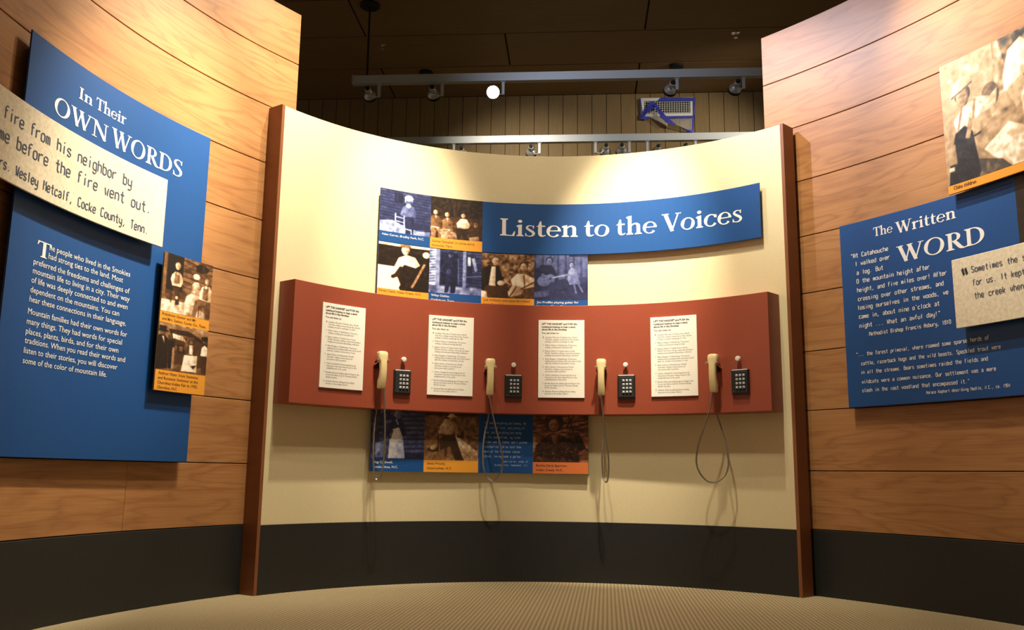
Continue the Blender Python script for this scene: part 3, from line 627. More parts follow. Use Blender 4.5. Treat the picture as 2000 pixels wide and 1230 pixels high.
# ------------------------------------------------------------------ left wall graphics
def anchor(A, th, z, off=0.0): return A.pt(th, z, off)
def thing(name, A, th, z, off=0.0):
    """Empty at the base of the thing; children built in world space are re-expressed through its inverse"""
    e = empty(name, A.pt(th, z, off), 0.0); return e
def adopt(e):
    inv = Matrix.Translation(-Vector(e.location))
    for ch in COL.objects:
        if ch.parent is e: ch.matrix_parent_inverse = inv
def board(name, A, th0, th1, z0, z1, o0, o1, mat, parent, s0=None, s1=None, t=.007):
    """thin printed board held off the wall by dark spacer battens"""
    slab(name, A, th0, th1, z0, z1, o1 - t, o1, mat, parent)
    a = (s0 if s0 is not None else th0) + .05 / A.r; b = (s1 if s1 is not None else th1) - .05 / A.r; d = .04 / A.r
    zz = .06 if z0 > 1.82 and o1 == .070 else .05
    for c in (a, b - d): slab('spacer_batten', A, c, c + d, z0 + zz, z1 - .05, o0 + .0005, o1 - t - .0003, M['core'], parent, n=2)

e = thing('text_panel', LW, R_(-74), .6115)
board('backing_board', LW, R_(-84.95), R_(-63.85), .6115, 2.133, 0, .040, M['blue'], e)
letter_mesh('heading_lettering', LW, .0412, px_lines(LW, .0412, [('In', (154, 193.5), (180, 208), 23), ('Their', (187, 211.5), (246, 244), 23)], 'serif', zfix=LW.px(200, 219, .0412)[1]) +
            px_lines(LW, .0412, [('OWN', (105, 222), (209, 279), 35), ('WORDS', (216, 282), (355, 345.5), 35)], 'serif', zfix=LW.px(213, 281, .0412)[1]), M['white'], e)
body = [('he people who lived in the Smokies', (96.7, 489.4), (254, 539.4)), ('had strong ties to the land. Most', (94.7, 504), (239.8, 552.4)),
        ('preferred the freedoms and challenges of', (65, 518), (252.8, 571)), ('mountain life to living in a city. Their way', (63.8, 534.5), (252.8, 588)),
        ('of life was deeply connected to and even', (61, 551.6), (248.8, 603.7)), ('dependent on the mountains. You can', (59, 571), (232.5, 616)),
        ('hear these connections in their language.', (57, 590), (246, 635)), ('Mountain families had their own words for', (54, 614.6), (248, 656)),
        ('many things. They had words for special', (52, 632), (237.8, 672.8)), ('places, plants, birds, and for their own', (50, 652), (231, 688)),
        ('traditions. When you read their words and', (48, 669.5), (244, 707)), ('listen to their stories, you will discover', (46, 689), (229, 721.5)),
        ('some of the color of mountain life.', (44, 709), (208, 735.8))]
letter_mesh('body_lettering', LW, .0412, px_lines(LW, .0412, [(s, a, b, 11.5, .0, 1.0) for s, a, b in body]), M['white'], e)
dc = px_lines(LW, .0412, [('T', (71, 499), (99, 508), 31)], 'serif')
letter_mesh('drop_cap', LW, .0412, dc, M['white'], e)
adopt(e); tag(e, 'tall blue text panel headed In Their Own Words on curved wood wall', 'text panel')

e = thing('quote_panel', LW, R_(-80), 1.5265)
board('board', LW, R_(-97), R_(-69.33), 1.5265, 1.832, .0405, .080, M['parch'], e, R_(-84.5))
letter_mesh('quote_lettering', LW, .0812, px_lines(LW, .0812, [('fire from his neighbor by', (8, 236), (258, 360), 23, 1.0), ('me before the fire went out.', (-2, 273), (291, 413), 23, 1.0),
            ('rs. Wesley Metcalf, Cocke County, Tenn.', (-2, 328), (287, 453), 18, 1.15)], 'typed'), M['slate'], e)
adopt(e); tag(e, 'long cream parchment quote board ending in Cocke County, Tenn., over blue panel', 'quote board')

e = thing('photo_panel', LW, R_(-66), .911)
a0, a1 = R_(-68.77), R_(-62.99); zt, zb = 1.516, .911; H = zt - zb
board('board', LW, a0, a1, zb, zt, .0405, .070, M['orange'], e, None, R_(-64.2))
print_mesh('photograph', LW, a0, a1, zt - .427 * H, zt, .0706, pic_porch_three(), e)
print_mesh('photograph', LW, a0, a1, zt - .849 * H, zt - .508 * H, .0706, pic_fair(), e)
def cap_lines(A, off, th0, th1, rows):
    """rows: (string, x0 frac, x1 frac, z baseline, cap h)"""
    return [(sans(s, .004, 1.0), th0 + (th1 - th0) * x0, th0 + (th1 - th0) * x1, z, h) for s, x0, x1, z, h in rows]
letter_mesh('caption_lettering', LW, .0712, cap_lines(LW, .0712, a0, a1, [
    ('Pettybone Gunter and Mr.', .05, .74, zt - .457 * H, .0125), ('and Mrs. Sutton, Cocke Co., Tenn.', .05, .94, zt - .491 * H, .0125),
    ('Andrew Otter, Irene Swimmer,', .06, .87, zt - .882 * H, .0125), ('and Runaway Swimmer at the', .06, .86, zt - .916 * H, .0125),
    ('Cherokee Indian Fair in 1932,', .06, .86, zt - .950 * H, .0125), ('Cherokee, N.C.', .06, .46, zt - .984 * H, .0125)]), M['brownink'], e)
adopt(e); tag(e, 'narrow orange panel of two stacked sepia photographs over the tall blue panel', 'photo panel')

# ------------------------------------------------------------------ right wall graphics
e = thing('text_panel', RW, R_(62), .917)
board('backing_board', RW, R_(54.33), R_(73.5), .917, 1.833, 0, .040, M['blue'], e)
letter_mesh('heading_lettering', RW, .0412, px_lines(RW, .0412, [('The', (1706, 461.6), (1743.5, 453.5), 18), ('Written', (1749, 454), (1867, 428), 23.5), ('WORD', (1752, 511), (1924, 475.5), 34)], 'serif'), M['white'], e)
q1 = [('"At Catahouche', (1662, 504), (1735, 490), 8.5), ('I walked over', (1671.6, 518.8), (1738, 506), 8.5), ('a log. But', (1673, 536.4), (1724.6, 526.7), 8.5),
      ('O the mountain height after', (1673, 553.5), (1815.8, 525), 8.5), ('height, and five miles over! After', (1674, 569.6), (1849, 537.4), 8.5),
      ('crossing over other streams, and', (1675.6, 586.8), (1843.4, 557.8), 8.5), ('losing ourselves in the woods, we', (1676.3, 604.3), (1852.7, 574.3), 8.5),
      ("came in, about nine o'clock at", (1677.7, 622), (1834.8, 596.5), 8.5), ('night ... What an awful day!"', (1678.8, 640), (1837, 616), 8.5),
      ('Methodist Bishop Francis Asbury, 1810', (1697.7, 654.8), (1857.7, 632), 7.5)]
q2 = [('"... the forest primeval, where roamed some sparse herds of', (1672.7, 695.6), (1932, 662.6), 7.5), ('cattle, razorback hogs and the wild beasts. Speckled trout were', (1682, 712.7), (1954.6, 680.5), 7.5),
      ('in all the streams. Bears sometimes raided the fields and', (1682.7, 730), (1929.6, 703.8), 7.5), ('wildcats were a common nuisance. Our settlement was a mere', (1683.4, 748.5), (1945.7, 723.5), 7.5),
      ('slash in the vast woodland that encompassed it."', (1684, 765), (1893.8, 748.5), 7.5), ('Horace Kephart describing Medlin, N.C., ca. 1904', (1809.4, 769.3), (1973, 755), 6)]
letter_mesh('quote_lettering', RW, .0412, px_lines(RW, .0412, [(s, a, b, h, 1.35) for s, a, b, h in q1], 'typed'), M['white'], e)
letter_mesh('quote_lettering', RW, .0412, px_lines(RW, .0412, [(s, a, b, h, 1.2) for s, a, b, h in q2], 'typed'), M['white'], e)
print_mesh('photograph', RW, RW.px(1985, 400, .0406)[0], R_(73.5), 1.5, 1.833, .0406, pic_dark_group(), e)
adopt(e); tag(e, 'wide blue text panel headed The Written Word on curved wood wall', 'text panel')

e = thing('quote_panel', RW, R_(67), 1.2235)
board('board', RW, R_(63.54), R_(76), 1.2235, 1.5285, .0405, .080, M['parch'], e, None, R_(73))
letter_mesh('quote_lettering', RW, .0812, px_lines(RW, .0812, [('Sometimes the s', (1897, 532), (2003, 507), 12, 1.1), ('for us. It kept', (1900.5, 556.3), (2001, 536.4), 12, 1.1), ('the creek when', (1903.5, 581.8), (2000, 564), 12, 1.1)], 'typed'), M['slate'], e)
letter_mesh('quotation_mark', RW, .0812, px_lines(RW, .0812, [('"', (1881, 580), (1894, 577), 56, 1.3)], 'typed'), M['ink'], e)
adopt(e); tag(e, 'cream parchment quote board beginning Sometimes, over blue panel', 'quote board')

e = thing('photo_panel', RW, R_(67), 1.828)
a0 = R_(63.6); a1 = R_(71.6)
board('board', RW, a0, a1, 1.838-.010, 2.438, 0, .070, M['orange'], e)
print_mesh('photograph', RW, a0, a1, 1.868, 2.438, .0706, pic_two_children(), e)
letter_mesh('caption_lettering', RW, .0712, px_lines(RW, .0712, [('Clabo children', (1862.6, 370), (1906.7, 357.5), 7.5, .012)]), M['brownink'], e)
adopt(e); tag(e, 'large sepia photograph panel of children with orange caption strip on wood wall', 'photo panel')

# ------------------------------------------------------------------ centre wall graphics
cols = [R_(d) for d in (-33.75, -23.28, -12.72, -2.2, 8.4)]
e = thing('title_banner', CW, 0.05, 1.832)
board('board', CW, cols[0], R_(42.68), 1.832, 2.135, 0, .030, M['blue'], e)
def tile(A, th0, th1, zt, zb, band, img, bandmat, rows, ink, parent, off):
    print_mesh('photograph', A, th0, th1, zb + band, zt, off + .0006, img, parent)
    sheet('caption_band', A, th0, th1, zb, zb + band, off + .0006, bandmat, parent)
    if rows: letter_mesh('caption_lettering', A, off + .0014, cap_lines(A, off + .0014, th0, th1, [(s, x0, x1, zb + dz, .0125) for s, x0, x1, dz in rows]), ink, parent)
tile(CW, cols[0], cols[1], 2.135, 1.832, .060, pic_man_chair(), M['blue'], [('Aden Carver, Bradley Fork, N.C.', .05, .88, .036)], M['white'], e, .030)
tile(CW, cols[1], cols[2], 2.135, 1.832, .062, pic_four_men(), M['orange'], [('Carlos Campbell (in white shirt),', .04, .86, .036), ('Knoxville, Tenn.', .04, .44, .012)], M['brownink'], e, .030)
off = .0312; zl = CW.px(1010, 461, off)[1]
words = [('Listen', 976.5, 462, 1128.5, 462), ('to', 1140.5, 461.5, 1190, 461), ('the', 1203, 458.5, 1283, 454), ('Voices', 1293, 452.5, 1449.5, 429.5)]
letter_mesh('title_lettering', CW, off, [(serif(s), CW.px(u0, v0, off)[0], CW.px(u1, v1, off)[0], zl, .103) for s, u0, v0, u1, v1 in words], M['white'], e)
adopt(e); tag(e, 'long curved blue banner reading Listen to the Voices with two photographs', 'banner')

e = thing('photo_panel', CW, -0.22, .584)
board('board', CW, cols[0], cols[4], .584, 1.829, 0, .030, M['blue'], e)
Z2T, Z2B = 1.829, 1.519
tile(CW, cols[0], cols[1], Z2T, Z2B, .050, pic_reclining(), M['orange'], [('Fonze Cable, Hazel Creek, N.C.', .04, .86, .032)], M['brownink'], e, .030)
tile(CW, cols[1], cols[2], Z2T, Z2B, .058, pic_cabin_door(), M['blue'], [('Wiley Oakley,', .05, .40, .036), ('Gatlinburg, Tenn.', .05, .50, .010)], M['white'], e, .030)
tile(CW, cols[2], cols[3], Z2T, Z2B, .050, pic_two_men(), M['orange'], [('Jutt Williams and Jesse Birchfield,', .04, .93, .030), ('Cable Cove, N.C.', .04, .44, .006)], M['brownink'], e, .030)
tile(CW, cols[3], cols[4], Z2T, Z2B, .045, pic_guitar(), M['blue'], [('Jim Proffitt playing guitar for', .05, .83, .026), ('his niece, Grace Newman.', .05, .74, .004)], M['white'], e, .030)
Z4T, Z4B = .922, .584
tile(CW, cols[0], cols[1], Z4T, Z4B, .066, pic_long_skirt(), M['blue'], [('Mag Caldwell,', .05, .42, .043), ('Cataloochee, N.C.', .05, .52, .018)], M['white'], e, .030)
tile(CW, cols[1], cols[2], Z4T, Z4B, .064, pic_log_worker(), M['orange'], [('Steve Woody,', .06, .40, .041), ('Cataloochee, N.C.', .06, .52, .016)], M['brownink'], e, .030)
tile(CW, cols[3], cols[4], Z4T, Z4B, .062, pic_smiling_woman(), M['rust'], [('Bertha Davis Sparrow,', .06, .62, .038), ('Indian Creek, N.C.', .06, .54, .014)], M['ink'], e, .030)
qt = ['"We had everything but money. We', 'had lots of love, and plenty of', 'food, and everything but money.', 'In the summertime, my older', 'sister and my father and I picked', 'blackberries and we sold them', 'down at the Cherokee Indian', 'School, having made a gallon."']
wd = [.87, .84, .80, .78, .89, .78, .76, .82]
its = [(typed(s, 1.1), cols[2] + (cols[3] - cols[2]) * .10, cols[2] + (cols[3] - cols[2]) * w, .852 - i * .0262, .012) for i, (s, w) in enumerate(zip(qt, wd))]
its += [(typed('Aden Carver, elder of', 1.0), cols[2] + (cols[3] - cols[2]) * .46, cols[2] + (cols[3] - cols[2]) * .91, .642, .010), (typed('Bradley Fork, Smokemont, N.C.', 1.0), cols[2] + (cols[3] - cols[2]) * .30, cols[2] + (cols[3] - cols[2]) * .91, .622, .010)]
letter_mesh('quote_lettering', CW, .0314, its, M['pale'], e)
adopt(e); tag(e, 'tall panel of tinted photographs behind the red-brown phone panel', 'photo panel')

# ------------------------------------------------------------------ phone panel and its instruments
PO = .1177
e = thing('phone_panel', CW, 0.0, .905)
slab('face_panel', CW, R_(-53.2), R_(45.16), .905, 1.5155, .0345, PO, M['red'], e, n=60, ch=.002)
slab('end_return', CW, R_(-53.2), cols[0] - .012, .905, 1.5155, .0008, .0342, M['red'], e, ch=.0002)
slab('end_return', CW, cols[4] + .012, R_(45.16), .905, 1.5155, .0008, .0342, M['red'], e, ch=.0002)
adopt(e); tag(e, 'long curved red-brown panel carrying four phones on cream wall', 'panel')
NEARBY = ['cord over long-skirted woman tile', 'cord loop over blue quote tile', 'narrow cord loop beside smiling woman tile', 'wide round cord loop on bare wall']

def place(name, th, z, off):
    return empty(name, CW.pt(th, z, off), -th)      # local x = along the wall, -y = into the room
# instruction cards
cards = [((630.6, 590), (714, 601.5), (624, 756), (708.5, 762.5)), ((838, 615), (925.3, 620.5), (834.4, 770.5), (923, 774)), ((1051.5, 625), (1140.7, 625), (1051.5, 776.7), (1142, 776.5)), ((1269.7, 620), (1360, 614.5), (1272.8, 775), (1363.5, 772))]
head_l = [('LIFT THE HANDSET and PUSH the', .07, .845, .060), ('numbered buttons to hear a story', .07, .81, .098), ('about life in the Smokies.', .07, .625, .132)]
sub_l = [('You can listen to:', .07, .45, .178)]
items = [('1', ['Jonathan Woody of Cataloochee, North', 'Carolina, telling a story about the dentist', 'pulling a tooth in exchange for fish'], [520, 540, 482], 376),
         ('2', ['Wiley Oakley of Gatlinburg, Tennessee,', 'telling a turkey-shooting tall tale'], [517, 470], 458),
         ('3', ['Eugene Sutton of Cataloochee Creek,', 'North Carolina, telling a story about liquor', 'making and pleasant-dispelling confusion'], [498, 553, 535], 518),
         ('4', ['Anna Reagan of Gatlinburg, Tennessee,', 'talking about building trails and other work', 'with the Civilian Conservation Corps'], [517, 560, 497], 602),
         ('5', ['Aden Carver of Smokemont, North', 'Carolina, telling a story about an', 'encounter with a panther'], [482, 470, 402], 685),
         ('6', ['Carlos Campbell reminiscing about an', 'inspection trip that helped lead to the', 'establishment of the park'], [510, 518, 408], 770),
         ('7', ['Bertha Sparrow talking about living in the', 'house her father built in Thomas Divide,', 'North Carolina'], [550, 530, 308], 855),
         ('8', ['Geneva Garrett talking about selling', 'berries to the Indian School'], [500, 425], 938)]
for k, (tl, tr, bl, br) in enumerate(cards):
    o1 = PO + .008
    P = [CW.px(*q, o1) for q in (tl, tr, bl, br)]
    t0 = (P[0][0] + P[2][0]) / 2; t1 = (P[1][0] + P[3][0]) / 2; zt = (P[0][1] + P[1][1]) / 2; zb = (P[2][1] + P[3][1]) / 2; H = zt - zb
    e = thing('instruction_card', CW, (t0 + t1) / 2, zb, PO)
    slab('card', CW, t0, t1, zb, zt, PO + .0005, o1, M['card'], e, ch=.001)
    L = lambda rows, b, h: [(sans(s, b, 1.0, 1), t0 + (t1 - t0) * x0, t0 + (t1 - t0) * x1, zt - y * H, h) for s, x0, x1, y in rows]
    letter_mesh('heading_lettering', CW, o1 + .0008, L(head_l, .03, .0105), M['ink'], e)
    letter_mesh('subheading_lettering', CW, o1 + .0008, L(sub_l, .02, .0095), M['slate'], e)
    rws = []
    for num, lns, ends, y in items:
        rws.append((num, .095, .112, (y - 188) / 809))
        for j, (s, en) in enumerate(zip(lns, ends)): rws.append((s, .145, (en - 115) / 480, (y + 23 * j - 188) / 809))
    letter_mesh('list_lettering', CW, o1 + .0008, L(rws, .0, .0085), M['slate'], e)
    adopt(e); tag(e, 'white instruction card immediately beside handset with ' + NEARBY[k], 'card', 'instruction cards on the phone panel')

# handsets
def loft(name, secs, mat, parent, n=16):
    """secs: (z, half width, y front, y back, corner)"""
    V, Fc = [], []
    for z, hw, y0, y1, pw in secs:
        cy, hd = (y0 + y1) / 2, abs(y1 - y0) / 2
        for i in range(n):
            a = 2 * math.pi * i / n; c, s = math.cos(a), math.sin(a)
            V.append((hw * math.copysign(abs(c) ** pw, c), cy + hd * math.copysign(abs(s) ** pw, s), z))
    for k in range(len(secs) - 1):
        for i in range(n):
            j = (i + 1) % n; Fc.append((k * n + i, (k + 1) * n + i, (k + 1) * n + j, k * n + j))
    Fc.append(tuple(range(n))); Fc.append(tuple(reversed(range((len(secs) - 1) * n, len(secs) * n))))
    return obj(name, V, Fc, mat, parent, smooth=True)
hs = [((748.7, 685.7), (749, 759)), ((958.2, 699.8), (957, 771.4)), ((1174, 700.5), (1174, 772)), ((1391.5, 691), (1390.5, 766))]
cords = [
 [(750, 762), (750.5, 790), (752, 830), (751, 870), (748.5, 908), (743, 932), (737, 937), (731.5, 928), (729, 885), (730.5, 840), (732.5, 815), (735, 797)],
 [(956, 773), (960, 798), (967, 830), (975, 860), (981, 885), (982, 905), (978, 925), (968, 937), (962, 939), (952, 932), (945, 914), (943, 884), (946, 850), (952, 822), (954, 803)],
 [(1174, 774), (1177, 800), (1180, 830), (1183, 860), (1188, 890), (1189, 920), (1187, 937), (1183, 941), (1178, 930), (1176, 900), (1177, 870), (1179, 840), (1179, 806)],
 [(1391, 768), (1387, 797), (1375, 835), (1364, 870), (1360, 900), (1365, 920), (1378, 937), (1391, 942), (1405, 938), (1418, 925), (1423, 905), (1421, 880), (1415, 855), (1407, 830), (1401, 804)]]
for k, (a, b) in enumerate(hs):
    o = PO + .055
    th, zt = CW.px(*a, o); _, zb = CW.px(*b, o); L = zt - zb
    e = place('telephone_handset', th, zb, PO)
    s = L
    z = lambda f: s * (1 - f)
    sec = [(z(0), .016, -.040, -.060, .6), (z(.012), .022, -.030, -.064, .55), (z(.04), .0265, -.024, -.068, .5), (z(.12), .0275, -.020, -.070, .5), (z(.19), .0265, -.020, -.071, .5), (z(.24), .0225, -.028, -.072, .5),
           (z(.30), .0188, -.040, -.074, .5), (z(.5), .0180, -.046, -.077, .5), (z(.68), .0180, -.040, -.075, .5), (z(.78), .0188, -.026, -.072, .5), (z(.93), .0190, -.024, -.066, .5), (z(.985), .0185, -.026, -.062, .55), (z(1.0), .014, -.032, -.056, .6)]
    loft('handset_body', sec, M['ivory'], e)
    lathe('earpiece', [(.018, .012), (.019, .0165), (.016, .021)], M['ivory'], e, axis='y', mw=Matrix.Translation((0, 0, z(.12))))
    # chrome cradle: wall plate and two prongs with ball ends under the earpiece shoulders
    v, f = box_geo(-.020, .020, -.012, -.0005, z(.44), z(.24)); obj('cradle_plate', v, f, M['black'], e)
    for sx in (-1, 1):
        pr = tube('cradle_prong', [(sx * .024, -.003, z(.34)), (sx * .026, -.03, z(.33)), (sx * .027, -.055, z(.28)), (sx * .028, -.066, z(.235))], .004, M['chrome'], e)
        bl = lathe('ball_end', [(.0012, -.0065), (.0046, -.0046), (.0065, 0), (.0046, .0046), (.0012, .0065)], M['chrome'], pr, n=12, mw=Matrix.Translation((sx * .028, -.067, z(.23))))
    # armoured cord, built in world space
    pts = cords[k]; n = len(pts); W3 = []
    for i, q in enumerate(pts):
        t = i / (n - 1); of = PO + .045 + .03 * math.sin(t * math.pi) - t * .115
        if i == n - 1: of = .06
        W3.append(Vector(CW.pt(*CW.px(*q, of), of)))
    W3[-1].z = .890; W3.append(W3[-1] + Vector((0, 0, .0142)))
    W3[0].z = zb - .001; 
    iw = (Matrix.Translation(e.location) @ Matrix.Rotation(-th, 4, 'Z')).inverted()
    tube('armoured_cord', [iw @ p for p in catmull(W3, 6)], .0046, M['steel'], e, n=8)
    lathe('cord_sleeve', [(.0068, -.012), (.0068, .004)], M['matt_black'] if False else M['steel'], e, n=12, mw=Matrix.Translation((iw @ W3[0])))
    tag(e, 'ivory telephone handset in chrome cradle with ' + NEARBY[k], 'telephone', 'handsets on the phone panel')
# keypads
kp = [(769.5, 803.4, 724, 768), (985.5, 1020, 733.6, 775.7), (1205.8, 1240.4, 733, 777), (1427.5, 1462.4, 722.8, 768)]
kn = [(789, 701.7), (1003.3, 712.5), (1221.7, 712), (1441, 700)]
proto = None
def copy_tree(o, parent=None):
    c = o.copy(); COL.objects.link(c); c.parent = parent
    for ch in o.children: copy_tree(ch, c)
    return c
KW, KH = .096, .127
for k, (x0, x1, y0, y1) in enumerate(kp):
    o = PO + .016; th, z = CW.px((x0 + x1) / 2, (y0 + y1) / 2, o); z -= KH / 2
    if proto is None:
        proto = place('keypad', th, z, PO)
        v, f = bevel_box(-KW / 2, KW / 2, -.017, -.001, 0, KH, .005); obj('housing', v, f, M['black'], proto)
        v, f = bevel_box(-KW / 2 + .006, KW / 2 - .006, -.019, -.017, .006, KH - .010, .0015); obj('faceplate', v, f, M['matt_black'], proto)
        v, f = bevel_box(-KW / 2 + .005, KW / 2 - .005, -.0178, -.010, KH - .0045, KH + .0012, .001); obj('top_edge', v, f, M['key'], proto)
        kv, kf = bevel_box(-.0058, .0058, -.0245, -.019, -.0058, .0058, .0016)
        base = None
        chars = '123456789*0#'
        for i in range(12):
            c, r = i % 3, i // 3; kx = -KW / 2 + KW * (.355 + .197 * c); kz = KH * (1 - (.235 + .163 * r))
            if base is None: base = obj('key', kv, kf, M['key'], proto); kk = base
            else: kk = base.copy(); COL.objects.link(kk); kk.parent = proto
            kk.location = (kx, 0, kz)
            gv, gf, gw = sans(chars[i], .0, 1.0, 1); sc = .0070
            V = [((p[0] - gw / 2) * sc, -.0249, (p[1] - .5) * sc - (.0 if chars[i] != '*' else .0015)) for p in gv]
            obj('digit', V, gf, M['ink'], kk)
        for sx in (-1, 1): lathe('screw', [(.0022, .019), (.0020, .0202)], M['steel'], proto, n=10, axis='y', mw=Matrix.Translation((sx * (KW / 2 - .013), 0, .014)))
        q = proto
    else:
        q = copy_tree(proto); q.location = CW.pt(th, z, PO); q.rotation_euler = (0, 0, -th)
    tag(q, 'black push-button keypad nearest handset with ' + NEARBY[k], 'keypad', 'keypads on the phone panel')
for k, (u, v_) in enumerate(kn):
    th, z = CW.px(u, v_, PO + .02)
    e = place('volume_knob', th, z, PO)
    lathe('stem', [(.0055, .0), (.0055, .012)], M['steel'], e, n=14, axis='y')
    lathe('knob_cap', [(.0118, .011), (.0132, .0125), (.0132, .024), (.0122, .0262), (.0085, .0272)], M['knob'], e, n=24, axis='y')
    tag(e, 'small white knob above keypad nearest handset with ' + NEARBY[k], 'knob', 'knobs on the phone panel')

# ------------------------------------------------------------------ ceiling lighting tracks behind the exhibit
def local_hall(name, P): 
    o = empty(name, P, -HA); return o
def track(name, U0, U1, V, z, label, rods):
    P = hall((U0 + U1) / 2, V, z); e = local_hall(name, P); h = (U1 - U0) / 2
    v, f = box_geo(-h, h, -.021, .021, .018, .074); obj('channel', v, f, M['alu'], e)
    v, f = box_geo(-h, h, -.027, .027, .0, .015); obj('lower_flange', v, f, M['alu'], e)
    v, f = box_geo(-h, h, -.017, .017, .015, .018); obj('groove', v, f, M['matt_black'], e)
    for sx in (-1, 1):
        v, f = box_geo(sx * h - (.004 if sx > 0 else 0), sx * h + (.004 if sx < 0 else 0), -.029, .029, -.002, .078); obj('end_cap', [(p[0] + sx * .004, p[1], p[2]) for p in v], f, M['alu'], e)
    for U in rods:
        x = U - (U0 + U1) / 2
        tube('hanger_rod', [(x, 0, .072), (x, 0, CEIL_Z - z - .02)], .009, M['matt_black'], e, n=8)
        lathe('ceiling_canopy', [(.075, CEIL_Z - z - .028), (.085, CEIL_Z - z - .02), (.085, CEIL_Z - z - .001)], M['matt_black'], e, n=20, mw=Matrix.Translation((x, 0, 0)))
    return tag(e, label, 'track')
TZ = 3.84; V1, V2 = 7.09, 8.55
pL = hall_px(690, 156, V1); pR = hall_px(1470, 143, V1)
Z1 = hall_px(900, 161.5, V1).z; U1a = pL.dot(HU); rodU = hall_px(718, 120, V1).dot(HU)
track('lighting_track', U1a, 2.6, V1, Z1, 'upper silver lighting track hung from a black rod, one lamp lit', [rodU])
Z2 = hall_px(1050, 279, V2).z
track('lighting_track', -1.9, 2.9, V2, Z2, 'silver lighting track close to the boarded back wall', [hall_px(826, 200, V2).dot(HU) - 3.0 + 1.2])
def track_head(post_px, bell_px, neck_px, V, Zt, label, back=0.0, lit=False, plen=.115):
    pp = hall_px(*post_px, V); pp.z = Zt
    e = local_hall('track_spotlight', pp)
    v, f = bevel_box(-.012, .012, -.010, .010, -plen, 0, .002); obj('drop_arm', v, f, M['alu'], e)
    v, f = box_geo(-.019, .019, -.016, .016, -.008, -.0005); obj('adapter', v, f, M['alu'], e)
    rot = Matrix.Rotation(HA, 3, 'Z')
    A = rot @ (hall_px(*neck_px, V) - pp); B = rot @ (hall_px(*bell_px, V) - pp)
    ax = (B - A); ax.y = back; ax.normalize(); A.z = min(A.z, -.036)
    if lit: ax = (rot @ (Vector((0, 0, CAM_Z)) - hall_px(*bell_px, V))).normalized(); A = B - ax * .07; 
    q = ax.to_track_quat('Z', 'Y').to_matrix().to_4x4(); mw = Matrix.Translation(A) @ q
    lathe('rear_cap', [(.012, -.016), (.018, -.012), (.019, .004)], M['matt_black'], e, n=18, mw=mw)
    lathe('lamp_body', [(.0225, .002), (.0265, .006), (.0275, .030), (.0285, .050), (.040, .060), (.051, .076), (.0545, .090)], M['lampgrey'], e, n=24, mw=mw)
    lathe('front_rim', [(.0555, .088), (.0565, .092), (.0565, .112), (.053, .112), (.052, .098)], M['matt_black'], e, n=24, mw=mw)
    lathe('lens', [(.0515, .100), (.0515, .1015) if not lit else (.0515, .110), (.030, .106 if not lit else .114)], M['bulb'] if lit else M['chrome'], e, n=24, mw=mw)
    end = Vector((0, 0, -plen + .006)); side = A + ax * .05
    tube('yoke', [end, Vector((side.x * .5, side.y * .5, end.z)), side + ax.cross(Vector((0, 1, 0))).normalized() * 0.0], .006, M['alu'], e, n=8)
    return tag(e, label, 'spotlight', 'spotlights on the ceiling tracks')
track_head((741, 163), (721, 186), (718, 168), V1, Z1, 'silver track spotlight at the free track end beside the black rod', .25)
track_head((864, 160), (845, 183), (844, 163), V1, Z1, 'silver track spotlight pointing down between track end spotlight and the lit lamp', .25)
track_head((983, 158), (963, 180), (962, 168), V1, Z1, 'brightly lit track spotlight glaring straight into the room', lit=True)
track_head((1322, 150), (1305, 170), (1314, 153.5), V1, Z1, 'tilted silver track spotlight in front of the taped air vent', .25, plen=.10)
track_head((1452, 148), (1434, 168), (1441, 150), V1, Z1, 'tilted silver track spotlight close to the wood wall with The Written Word', .25, plen=.10)
track_head((1053.6, 279), (1036, 298), (1036.8, 282), V2, Z2, 'silver spotlight on back track, alone above the dip of the cream wall', .25)
track_head((1163, 277), (1180, 299), (1184, 284), V2, Z2, 'silver spotlight on back track, leaning, its drop arm away from its upright neighbour', .25)
track_head((1229, 276), (1213, 297), (1215, 281), V2, Z2, 'upright silver spotlight on back track beside the leaning one', .25)
track_head((1264, 275), (1280, 302), (1286.5, 285), V2, Z2, 'silver spotlight on back track half hidden behind the cream wall under the vent', .25)
track_head((1358, 273), (1338, 300), (1340, 283), V2, Z2, 'silver spotlight on back track almost hidden by cream wall, only black cap showing', .25)
track_head((886.7, 282), (901.5, 307), (901.5, 290), V2, Z2, 'silver spotlight on back track at the sloping cream wall edge, mostly hidden', .25)
# light thrown on the boarded back wall by the tracks
spot('spot_back_a', hall(-0.7, 7.3, 4.3), hall(-0.5, BACK_V, 3.2), 120, 80, 1.0)
spot('spot_back_b', hall(2.5, 7.3, 4.3), hall(0.7, BACK_V, 3.4), 180, 72, 1.0)
spot('fill_hall_front', hall(-0.4, 4.6, 4.35), hall(0.2, 7.2, 3.8), 75, 60, 1.0, (0.75, 0.82, 1.0), 0.1)  # added cool fill that brightens the front of the upper track
